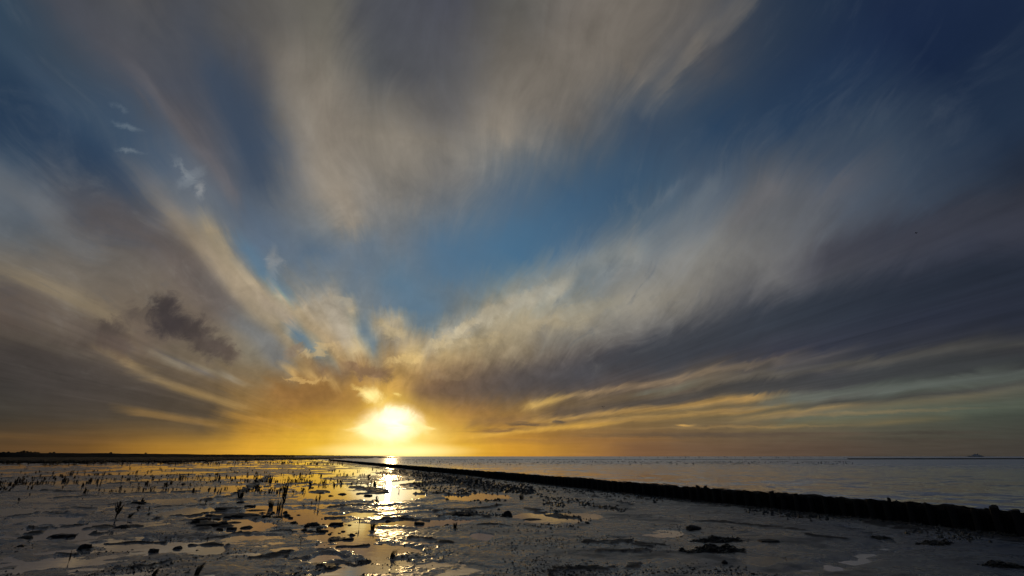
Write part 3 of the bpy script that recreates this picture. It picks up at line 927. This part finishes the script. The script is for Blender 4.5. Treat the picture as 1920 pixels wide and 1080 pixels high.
def post_mesh(seed):
    rg = random.Random(seed)
    m_ = MB()
    n = 9
    rs = [.074 * rg.uniform(.9, 1.1) for _ in range(n)]
    v = []
    lev = [(-.5, 1.06), (.0, 1.03), (.35, 1.0), (.50, .98), (.525, .95)]
    for z_, k in lev:
        for j in range(n):
            a = j * 2 * math.pi / n
            dz_ = (rg.uniform(-.02, .012) + .02 * math.cos(a + seed)) if z_ > .4 else 0
            v.append((rs[j] * k * math.cos(a), rs[j] * k * math.sin(a), z_ + dz_))
    f = [(i * n + j, i * n + (j + 1) % n, (i + 1) * n + (j + 1) % n, (i + 1) * n + j) for i in range(len(lev) - 1) for j in range(n)]
    f.append(tuple((len(lev) - 1) * n + j for j in range(n)))
    m_.add(v, f)
    return mesh('post', m_.v, m_.f, WOOD)


PM = [post_mesh(s_) for s_ in range(5)]
t, npost = L0 + .1, 0
rest = MB()
while t < L1:
    sp_ = rg.uniform(.34, .52)
    hs = rg.uniform(.86, .93) if rg.random() < .55 or t > 9 else rg.uniform(.98, 1.12)
    if npost < 300:
        o = link('post', PM[npost % 5], gr, (t, .27 + rg.uniform(-.02, .02), 0), rg.uniform(0, 6), (rg.uniform(.85, 1.2),) * 2 + (hs,))
        o.rotation_euler = (rg.uniform(-.04, .04), rg.uniform(-.05, .05), rg.uniform(0, 6))
    else:
        rest.box((t, .27, .2), (.12, .12, .6 + .1 * hs))
    npost += 1
    t += sp_
# one thinner stake that stands clear of the rest
tt_ = float(((gp(1721, 975) - GA) @ GD))
link('tall_stake', PM[1], gr, (tt_, .05, 0), .3, (.55, .55, 1.10))
tag(rest.build('far_posts', WOOD, gr), kind='stuff')

# low far groyne across the sea, its stumps and the poles behind it
q0, q1, q2 = gp(735, 862.6), gp(1590, 861.4), gp(2150, 860.6)
fg = bpy.data.objects.new('far_groyne', None); COL.objects.link(fg)
tag(fg, 'thin black line of a far low groyne across the water on the right', 'groyne')
mb = MB()
for a, c, hh, n in ((q0, q1, .14, 500), (q1, q2, .55, 260)):
    for k in range(n):
        if hh < .2 and random.random() < .25: continue
        p = a + (c - a) * (k + .5) / n; q = c - a
        mb.box((p[0], p[1], hh / 2 - .05), (np.hypot(*q) / n * 1.08, .5, hh + .1 + random.uniform(-.03, .05)), math.atan2(q[1], q[0]))
mb.build('packing', BRUSH, fg)

pole_m = MB(); pole_m.tube([(0, 0, -.3), (.03, 0, 1.0), (0, .02, 2.1)], [.10, .09, .07], 6)
pm_ = mesh('pole', pole_m.v, pole_m.f, WOOD)
rp = random.Random(3)
for k in range(58):
    x_ = rp.choice([rp.uniform(1235, 1320), rp.uniform(1330, 1430), rp.uniform(1430, 1530), rp.uniform(1100, 1600)])
    dd = rp.uniform(420, 470)
    q = on_far(x_, dd)
    o = link('pole', pm_, None, (q[0], q[1], 0), rp.uniform(0, 6), (1, 1, rp.uniform(.45, 1.0)))
    tag(o, 'small dark pole standing in the sea near the horizon right of centre', 'pole', 'poles standing far out in the sea')

# ------------------------------------------------------------------ ship on the horizon
sq = on_far(1829, 2600)
sh = bpy.data.objects.new('ferry', None); COL.objects.link(sh)
sh.location = (sq[0], sq[1], 0); sh.rotation_euler = (0, 0, -.55 + math.pi); sh.scale = (.85, .85, .8)
tag(sh, 'grey ferry far away on the horizon at the right edge', 'ship')
v = []
for x_, b_ in ((-36, 5.5), (-30, 6.5), (20, 6.5), (30, 4.2), (38, .3)):
    top_ = 4.4 + max(0, x_ - 15) * .05
    v += [(x_, -b_, top_), (x_, -b_ * .8, -1), (x_, b_ * .8, -1), (x_, b_, top_)]
f = [(i * 4 + j, (i + 1) * 4 + j, (i + 1) * 4 + (j + 1) % 4, i * 4 + (j + 1) % 4) for i in range(4) for j in range(4)] + [(3, 2, 1, 0), (16, 17, 18, 19)]
link('hull', mesh('hull', v, f, HULL), sh)
m_ = MB(); m_.box((-3, 0, 6.4), (50, 12, 4)); m_.build('deckhouse', DECKP, sh)
m_ = MB(); m_.box((-4, 0, 10.1), (34, 11, 3.4)); m_.box((-2, 0, 13.1), (20, 9, 2.6)); m_.build('upper_deck', DECKP, sh)
m_ = MB(); m_.box((2, 0, 16.1), (12, 10, 3.2), 0, .92); br = m_.build('bridge', DECKP, sh)
m_ = MB(); m_.box((2, 0, 16.5), (12.1, 10.1, 1.1), 0, .97); m_.build('window', GLASS, br)
for z_, x0, x1 in ((6.6, -26, 20), (10.3, -20, 11)):
    for s_ in (-1, 1):
        m_ = MB()
        for k in range(14):
            m_.box((x0 + (x1 - x0) * k / 13, s_ * (6.02 if z_ < 8 else 5.52), z_), (1.8, .12, 1.1))
        m_.build('window_row', GLASS, sh)
m_ = MB(); m_.box((-12, 0, 16.4), (5, 4, 5), 0, .8); m_.build('funnel', FUNNEL, sh)
m_ = MB(); m_.tube([(0, 0, 17.6), (0, 0, 22)], [.35, .15], 6); m_.tube([(0, -2, 20), (0, 2, 20)], .12, 4); m_.tube([(25, 0, 5), (25, 0, 11)], [.3, .1], 6); m_.build('mast', HULL, sh)

# ------------------------------------------------------------------ two birds in the air
for (x_, y_, dd, hd, lab) in ((1130, 763, 110, .7, 'small dark bird flying low over the sea right of the sun'), (1718, 437, 90, 2.3, 'tiny dark bird high in front of the grey cloud bank on the right')):
    w_ = ray(x_, y_); w_ = w_ / w_[1] * dd
    bo = bpy.data.objects.new('bird', None); COL.objects.link(bo)
    bo.location = (w_[0], w_[1], CAM_H + w_[2]); bo.rotation_euler = (0, .2, hd)
    tag(bo, lab, 'bird', 'birds in the air')
    m_ = MB(); m_.tube([(.24, 0, .02), (.19, 0, .03), (.15, 0, .03), (.05, 0, 0), (-.1, 0, 0), (-.2, 0, .01), (-.3, 0, .01)], [.004, .03, .032, .06, .05, .02, .035], 8)
    m_.build('body', FEATHER, bo, True)
    for s_ in (1, -1):
        m_ = MB()
        st = [(0.03, .10, 0.0, .02), (.2, .12, .09, .035), (.38, .09, .10, .05), (.62, .015, .03, -.06)]
        v = []
        for y2, ch, z_, xo in st:
            v += [(xo + ch * .5, s_ * y2, z_), (xo - ch * .9, s_ * y2, z_ - .01), (xo, s_ * y2, z_ + .014)]
        f = [(i * 3 + j, (i + 1) * 3 + j, (i + 1) * 3 + (j + 1) % 3, i * 3 + (j + 1) % 3) for i in range(3) for j in range(3)]
        m_.add(v, f); m_.build('wing', FEATHER, bo)

# ------------------------------------------------------------------ plants
def glasswort(seed, br=9, spread=.45, h=1.0, base=0):
    """upright jointed stems, unit height"""
    rg = random.Random(seed)
    st, sb = MB(), MB()
    lean = (rg.uniform(-.12, .12), rg.uniform(-.12, .12))
    pts = [(lean[0] * t * t, lean[1] * t * t, t * h) for t in (-.05, .3, .65, 1.0)]
    st.tube(pts, [.05, .045, .036, .018], 5)
    for k in range(br):
        t = rg.uniform(.15, .82); a = rg.uniform(0, 6.28); ln = rg.uniform(.18, .42) * (1.15 - t * .6)
        b0_ = Vector((lean[0] * t * t, lean[1] * t * t, t * h))
        c, s_ = math.cos(a), math.sin(a)
        p1 = b0_ + Vector((c * ln * spread, s_ * ln * spread, ln * .45))
        p2 = b0_ + Vector((c * ln * spread * 1.3, s_ * ln * spread * 1.3, ln * 1.05))
        sb.tube([b0_, p1, p2], [.024, .042, .022], 4)
        for q in range(3):
            u = rg.uniform(.3, 1); pb = b0_.lerp(p2, u)
            a2 = a + rg.uniform(-1.6, 1.6); l2 = ln * rg.uniform(.2, .45)
            sb.tube([pb, pb + Vector((math.cos(a2) * l2 * .5, math.sin(a2) * l2 * .5, l2))], [.030, .016], 3)
    return st, sb


def tuft(seed, n=40, lean=(0, 0), spread=.35):
    rg = random.Random(seed)
    m_ = MB()
    for k in range(n):
        a, r_ = rg.uniform(0, 6.28), rg.random() ** .5 * spread * .4
        x0, y0 = r_ * math.cos(a), r_ * math.sin(a)
        h_ = rg.uniform(.45, 1.0)
        dx, dy = math.cos(a) * spread * rg.uniform(.1, .8) + lean[0], math.sin(a) * spread * rg.uniform(.1, .8) + lean[1]
        w_ = rg.uniform(.012, .026)
        m_.tube([(x0, y0, -.05), (x0 + dx * .35, y0 + dy * .35, h_ * .6), (x0 + dx * h_, y0 + dy * h_, h_)], [w_, w_ * .8, w_ * .2], 3)
    return m_


VAR = []
for k in range(9):
    s_, b_ = glasswort(100 + k, 6 + k % 5 * 2, .35 + .1 * (k % 4))
    j = MB(); j.add(s_.v, s_.f); j.add(b_.v, b_.f)
    VAR.append(mesh('glasswort_plant', j.v, j.f, PLANT))

rp = random.Random(21)
cand = []
while len(cand) < 2600:
    x_ = rp.uniform(-40, 760); y_ = 866.5 + (60 if rp.random() < .93 else 95) * rp.random() ** 1.35
    q = gp(x_, y_)
    cl = float(grad(np.array([q[0] / 4.5]), np.array([q[1] / 4.5]), 81)[0]) + .5 * float(grad(np.array([q[0] / 15.]), np.array([q[1] / 15.]), 82)[0])
    keep = .34 + .5 * cl - max(0, (x_ - 560) / 520)
    if y_ > 912: keep *= .5
    if rp.random() < keep and groyne_side(*q) < -1.2: cand.append((x_, y_, q))
    elif rp.random() < .02: cand.append((None, 0, q))
pl = [c for c in cand if c[0] is not None]
near = [c for c in pl if c[1] >= 871.5 and -10 < c[0] < 760]
near.sort(key=lambda c: -c[1] + rp.uniform(0, 60))
rest_near, near = near[275:], near[:275]
nz_ = height(np.array([c[2][0] for c in near]), np.array([c[2][1] for c in near]))
for (x_, y_, q), gz_ in zip(near, nz_):
    hh = rp.uniform(.13, .36) * (1.0 if y_ < 892 else .58)
    w_ = hh * rp.uniform(.8, 1.7)
    o = link('glasswort_plant', VAR[rp.randrange(9)], None, (q[0], q[1], max(float(gz_), 0) - .02), rp.uniform(0, 6), (w_, w_, hh))
    o.rotation_euler = (rp.uniform(-.2, .2), rp.uniform(-.25, .25), rp.uniform(0, 6))
    tag(o, 'small dark glasswort plant among many on the wet mud of the left flat', 'plant', 'glasswort plants scattered over the left flat')
# the farthest ones, too many to count, and the field of them beyond the groyne
far_m = MB()
rf = random.Random(9)
tv = [np.array([v.co[:] for v in VAR[k].vertices]) for k in range(3)]
def stub(q, hh, z0=0.0):
    w_ = hh * .34; a = rf.uniform(0, 3)
    for k in range(3):
        l_ = rf.uniform(-.3, .3) * hh; b_ = rf.uniform(-.4, .4) * hh
        far_m.tube([(q[0] + b_, q[1], z0 - .05), (q[0] + b_ + l_, q[1], z0 + hh * rf.uniform(.5, 1))], [w_ * .45, w_ * .3], 3)
for c in rest_near[:330]: stub(c[2], rf.uniform(.12, .28))
for c in [c for c in pl if c[1] < 871.5][:500]: stub(c[2], rf.uniform(.25, .45))
for k in range(1500):
    x_ = 740 + 860 * rf.random() ** .8; y_ = rf.triangular(863.5, 872.5, 865.5)
    q = gp(x_, y_)
    if groyne_side(*q) > 2 and rf.random() < .75 + .6 * float(grad(np.array([q[0] / 8.]), np.array([q[1] / 8.]), 83)[0]):
        stub(q, rf.uniform(.10, .28))
tag(far_m.build('distant_glasswort', PLANT), 'rows of tiny dark glasswort stems far out on the flats', kind='stuff')

# plants that stand out from the rest
def special(px, py, hpx, kind_, seed, label, lean=(0, 0), wide=1.0):
    x_, y_, z_ = on(px, py)
    hh = hpx * pxm(px, py)
    o = bpy.data.objects.new('cordgrass_tuft' if kind_ == 'tuft' else 'glasswort_plant', None); COL.objects.link(o)
    o.location = (x_, y_, z_ - .02); o.scale = (hh * wide, hh * wide, hh)
    tag(o, label, 'grass tuft' if kind_ == 'tuft' else 'plant', None)
    if kind_ == 'tuft':
        tuft(seed, 46, lean).build('blades', GRASS, o)
        m_ = MB(); v, f = ico(1); v = v * np.array([.22, .2, .08]) + RNG.normal(0, .015, v.shape); m_.add(v, f); m_.build('root_mound', CLOD, o)
    else:
        s_, b_ = glasswort(seed, 16, .5)
        s_.build('stem', PLANT, o); b_.build('side_branches', PLANT, o)


for a in [
    (529, 955, 46, 'plant', 301, 'tallest dark glasswort plant, an upright column beside the broken clods left of the sun path', (0, 0), .5),
    (522, 957, 22, 'tuft', 311, 'ragged grass tuft at the foot of the tallest glasswort plant', (.1, 0), .9),
    (508, 952, 17, 'tuft', 312, 'low spreading grass tuft just left of the tallest glasswort plant', (-.1, 0), 1.3),
    (450, 936, 17, 'tuft', 313, 'rounded grass tuft behind the orange pools left of the tallest plant', (0, 0), 1.4),
    (366, 1079, 26, 'tuft', 314, 'larger dark grass tuft leaning right at the bottom edge of the picture', (.55, 0), .9),
    (286, 1079, 19, 'tuft', 315, 'smaller dark grass tuft leaning right at the bottom edge of the picture', (.7, 0), .9),
    (216, 974, 30, 'plant', 302, 'forked glasswort plant standing alone in the thin pools on the left', (0, 0), .8),
    (128, 1056, 24, 'plant', 303, 'single thin bare stalk standing in the mud at the lower left', (0, 0), .3),
    (592, 946, 16, 'plant', 304, 'left of two short stalks on the mud left of the sun path', (0, 0), .5),
    (598, 946, 19, 'plant', 305, 'right of two short stalks on the mud left of the sun path', (0, 0), .5),
    (698, 994, 16, 'tuft', 316, 'spiky grass tuft beside the pool just left of the sun path', (.1, 0), 1.3),
    (673, 988, 17, 'plant', 306, 'thin upright stalk at the pool edge left of the spiky tuft', (0, 0), .4),
    (733, 1046, 18, 'tuft', 317, 'flattened wet grass tuft on the glittering mud below the sun', (.5, 0), 1.2),
    (853, 992, 12, 'tuft', 318, 'small grass tuft right of the pool beside the sun path', (0, 0), 1.4),
    (978, 936, 13, 'tuft', 319, 'low bushy grass tuft on the mud right of the sun path', (0, 0), 1.5),
    (893, 910, 11, 'tuft', 320, 'pair of short grass blades near the groyne right of the sun path', (0, 0), 1.2),
    (690, 905, 14, 'plant', 307, 'upright glasswort plant standing close left of the bright sun path', (0, 0), .8),
    (706, 944, 14, 'plant', 308, 'small glasswort plant at the edge of the bright sun path', (0, 0), .8),
    (276, 967, 9, 'tuft', 321, 'small leaning grass tuft beside the wide left pools', (.5, 0), 1.2),
    (240, 972, 11, 'tuft', 322, 'low leaning grass tuft right of the forked glasswort plant', (.6, 0), 1.4),
    (563, 1022, 12, 'plant', 309, 'tiny bare stalk on the mud below the pool with clods', (0, 0), .4),
]: special(*a)

# ------------------------------------------------------------------ clods of mud
def clod(seed, flat=.5, block=False, sub=2):
    rg = np.random.default_rng(seed)
    v, f = ico(sub)
    if block: v = np.sign(v) * np.abs(v) ** .5
    k = 1 + .34 * grad(v[:, 0] * 1.6 + seed, v[:, 1] * 1.6 + v[:, 2] * 2.1, seed) + .14 * grad(v[:, 0] * 3.7 + v[:, 2] * 3, v[:, 1] * 3.7 + seed, seed + 1)
    v = v * k[:, None]
    v[:, 2] = np.where(v[:, 2] < -.35, -.35, v[:, 2])
    return mesh('mud_clod', v * np.array([1, .8, flat * 1.2]), f, CLOD, smooth=False)


CM = [clod(1, .6), clod(2, .75, True), clod(3, .5, True), clod(4, .8), clod(5, .45), clod(6, .7, True), clod(7, .6)]
CL = """395,967,25 377,978,30 392,988,45 417,985,30 440,980,28 435,993,18 462,990,30 460,968,62 498,972,15 520,970,20 538,968,16 480,957,40 427,957,45 550,983,20
607,985,10 630,984,25 648,984,6 588,987,30 583,997,25 603,998,18 618,1002,10 660,1004,14 643,997,8 653,1012,22 642,927,20 703,938,15
787,983,20 838,987,15 727,978,12 115,1007,42 67,998,20 47,1010,36 248,1031,10 288,1035,20 333,1029,22 370,1032,8 158,1031,20 180,988,15 230,990,30 197,987,34
260,946,25 37,1027,15 640,986,10 636,985,9 620,986,9 575,989,12 600,990,12 612,996,9 595,1000,10 628,990,7 655,985,7 505,965,12 512,963,10 492,962,14 470,950,20 450,945,18
405,975,16 425,972,14 385,962,14 535,962,12 560,966,10 545,972,10 450,998,12 410,996,14 365,985,14 655,1003,8 590,908,14 600,925,12 610,922,14 585,915,10 620,930,12 690,930,16
570,995,11 578,985,9 566,988,8 597,994,9 610,990,7 622,999,7 636,1000,6 645,1008,7 668,1000,6""".split()
ORD = ['leftmost', 'second from the left', 'third from the left', 'fourth from the left', 'fifth from the left', 'sixth from the left', 'seventh from the left', 'eighth from the left', 'ninth from the left']


def clod_group(x_, y_):
    if x_ < 345 and y_ < 1015 or x_ < 60: return 'mud clods by the left pools', 'left pool clods'
    if y_ > 1025: return 'mud clods in the lower left pool', 'clods in the oval pool'
    if x_ < 565 and y_ > 940: return 'broken mud clods left of the sun path', 'orange pool clods'
    if x_ < 700 and y_ > 940: return 'heaped mud clods in the central pool', 'central pool clods'
    if y_ > 970: return 'mud clods beside the sun path', 'sun path clods'
    return 'mud clods by the golden pool', 'far golden pool clods'


allc = [tuple(map(float, c.split(','))) for c in CL]
names = {}
for g_ in set(clod_group(x_, y_) for x_, y_, w_ in allc):
    mem = sorted([c for c in allc if clod_group(c[0], c[1]) == g_], key=lambda c: -c[1])
    nrow = max(1, math.ceil(len(mem) / 8)); per = math.ceil(len(mem) / nrow)
    rowname = {1: [''], 2: ['nearer row of ', 'farther row of '], 3: ['nearest row of ', 'middle row of ', 'farthest row of '], 4: ['nearest row of ', 'second row of ', 'third row of ', 'farthest row of ']}[nrow]
    for r_ in range(nrow):
        row = sorted(mem[r_ * per:(r_ + 1) * per])
        for q, c in enumerate(row):
            size = 'large' if c[2] >= 34 else 'middling' if c[2] >= 18 else 'small' if c[2] >= 9 else 'tiny'
            place = 'rightmost' if q == len(row) - 1 and q else ORD[q]
            names[c] = (size + ' mud clod, ' + place + ' in the ' + rowname[r_].replace(' row of ', ' row of ') + g_[1], g_[0])
for k, (x_, y_, w_) in enumerate(allc):
    p = on(x_, y_); hw = w_ * pxm(x_, y_) / 2 * .95
    flat = min(1.0, .12 / max(hw, .02)) if hw > .12 else 1
    o = link('mud_clod', CM[k % 7], None, (p[0], p[1], max(p[2] - .01, -.02)), random.uniform(-.4, .4), (hw, hw * .8, hw * max(min(flat, .08 / max(hw, .02)) if hw > .075 else .95, .16)))
    tag(o, names[(x_, y_, w_)][0], 'mud clod', names[(x_, y_, w_)][1])
for (x_, y_, w_, hpx, k, lab) in [
    (952, 969, 20, 10, 3, 'rounded dark clod at the near edge of the pool right of the sun path'),
    (998, 974, 36, 5, 4, 'long flat dark clod lying in the pool right of the sun path'),
    (1300, 995, 30, 10, 0, 'smooth dark hump of mud rising from the wet silt behind the weedy mounds'),
    (1280, 1038, 14, 7, 3, 'small round dark clod left of the weedy mounds'),
    (1360, 1066, 13, 8, 6, 'lone small dark clod in the silt near the bottom edge'),
    (1442, 1023, 40, 6, 2, 'thin flat dark clod right of the weedy mounds')]:
    p = on(x_, y_); s_ = pxm(x_, y_)
    o = link('mud_clod', CM[k], None, (p[0], p[1], p[2] - .01), 0, (w_ * s_ / 2, w_ * s_ / 2 * .9, hpx * s_ / .9))
    tag(o, lab, 'mud clod')


# ------------------------------------------------------------------ weed-grown mounds
def mound(px, py, wpx, hpx, seed, label):
    x_, y_, z_ = on(px, py); s_ = pxm(px, py); rg = np.random.default_rng(seed)
    o = bpy.data.objects.new('weedy_mound', None); COL.objects.link(o); o.location = (x_, y_, z_ - .02)
    tag(o, label, 'seaweed mound')
    hw = wpx * s_ / 2; hz = hpx * s_ * .75
    N1, N2 = 46, 20
    X, Y = np.meshgrid(np.linspace(-1, 1, N1), np.linspace(-1, 1, N2), indexing='ij')
    rr2 = np.sqrt(X ** 2 + Y ** 2) + .30 * grad(X * 2 + seed, Y * 2, seed) + .12 * grad(X * 7 + seed, Y * 7, seed)
    zz = hz * sstep(1.0, .25, rr2) * (.62 + .6 * grad(X * 3.1, Y * 3.1 + seed, seed + 3)) + .25 * hz * grad(X * 10, Y * 8, seed + 4) * sstep(1., .6, rr2) - .04 * (rr2 > 1)
    v = np.stack([X * hw, Y * hw * .42, zz], -1).reshape(-1, 3)
    f = [(i * N2 + j, (i + 1) * N2 + j, (i + 1) * N2 + j + 1, i * N2 + j + 1) for i in range(N1 - 1) for j in range(N2 - 1)]
    link('mud_core', mesh('mud_core', v, f, CLOD), o)
    m_ = MB()
    for k in range(260):
        u, w_ = rg.uniform(-.95, .95), rg.uniform(-.9, .9)
        i, j = int((u + 1) / 2 * (N1 - 1)), int((w_ + 1) / 2 * (N2 - 1))
        if rr2[i, j] > 1: continue
        c = v[i * N2 + j]; l_ = rg.uniform(.02, .07); a = rg.uniform(0, 6.28)
        m_.tube([c, c + np.array([math.cos(a) * l_, math.sin(a) * l_, l_ * .35]), c + np.array([math.cos(a) * l_ * 1.8, math.sin(a) * l_ * 1.8, 0])], [.008, .014, .006], 4)
    tag(m_.build('bladder_wrack', WEED, o), kind='stuff')


mound(1352, 1019, 112, 11, 5, 'upper of two dark ragged weed-grown mounds on the silt right of centre')
mound(1346, 1041, 122, 14, 8, 'lower and larger of two dark ragged weed-grown mounds on the silt right of centre')
mound(1762, 1026, 66, 9, 12, 'dark weedy mound on the bank beside the creek at the lower right')
mound(1878, 1070, 66, 11, 15, 'dark weedy mound in the bottom right corner')
mound(1650, 1010, 32, 6, 17, 'small weedy mound on the creek bank below the groyne')
mound(1866, 1004, 90, 6, 19, 'low weed patch at the foot of the groyne by the right edge')
mound(868, 969, 76, 7, 23, 'long dark low mound at the left end of the pool right of the sun path')


# ------------------------------------------------------------------ uncountable small stuff: casts and crumbs, wrack along the groyne
OV = np.array([(1, 0, 0), (0, 1, 0), (-1, 0, 0), (0, -1, 0), (0, 0, 1), (0, 0, -.5)])
OF = [(0, 1, 4), (1, 2, 4), (2, 3, 4), (3, 0, 4), (1, 0, 5), (2, 1, 5), (3, 2, 5), (0, 3, 5)]


def scatter(name, mat, pts, sizes, label, flat=.7):
    m_ = MB()
    xs, ys = np.array([p[0] for p in pts]), np.array([p[1] for p in pts])
    zs = height(xs, ys)
    for x_, y_, z_, s_ in zip(xs, ys, zs, sizes):
        if z_ < -.015: continue
        a = RNG.uniform(0, 6.28); c, q = math.cos(a), math.sin(a)
        k = OV * (1 + RNG.uniform(-.3, .3, OV.shape)) * np.array([s_, s_ * .7, s_ * flat])
        m_.add(np.stack([x_ + k[:, 0] * c - k[:, 1] * q, y_ + k[:, 0] * q + k[:, 1] * c, z_ + k[:, 2] * 1.0], -1), OF)
    tag(m_.build(name, mat), label, kind='stuff')


pts, sz = [], []
while len(pts) < 8000:
    px_, py_ = RNG.uniform(-20, 1500), 960 + 125 * RNG.random()
    q = gp(px_, py_)
    w_ = .02 + 1.1 * float(grad(np.array([q[0] / 1.6]), np.array([q[1] / 1.6]), 91)[0]) + .55 * math.exp(-((px_ - 950) / 260) ** 2) * (py_ > 985) + .2 * math.exp(-((px_ - 560) / 200) ** 2)
    if RNG.random() < w_: pts.append(q); sz.append(.006 + .019 * RNG.random() ** 3)
scatter('worm_casts', CLOD, pts, sz, 'small dark worm casts and crumbs of mud scattered over the near flat')
pts, sz = [], []
for (x0, y0, x1, y1, n, w_, s0) in [(1010, 932, 1110, 944, 90, 3, .05), (1090, 946, 1170, 958, 120, 2.5, .05), (1020, 944, 1060, 949, 60, 2, .05), (1030, 958, 1075, 966, 60, 2.5, .04), (1075, 972, 1105, 980, 40, 4, .04),
                                    (780, 892, 1000, 922, 900, 5, .09), (760, 905, 940, 935, 420, 8, .07), (1000, 915, 1240, 935, 300, 5, .06), (700, 880, 860, 900, 260, 4, .10), (860, 962, 960, 970, 60, 2, .04), (970, 985, 1080, 990, 60, 2, .03), (690, 900, 800, 910, 60, 5, .06), (1400, 955, 1560, 975, 300, 5, .05), (1700, 1000, 1860, 1016, 160, 5, .035)]:
    for k in range(n):
        t = RNG.random(); px_, py_ = x0 + (x1 - x0) * t + RNG.normal(0, 4), y0 + (y1 - y0) * t + RNG.normal(0, w_)
        pts.append(gp(px_, py_)); sz.append(s0 * RNG.uniform(.4, 1.3))
for k in range(1700):
    t, o_ = RNG.uniform(-5, 40), .3 + abs(RNG.normal(0, .45))
    q = GA + GD * t - GN * o_
    pts.append(q); sz.append(RNG.uniform(.015, .06) * (1.2 - min(o_, 1) * .5))
scatter('tidal_wrack', WEED, pts, sz, 'dark wrack and debris strewn in lines over the flat and along the groyne', .9)
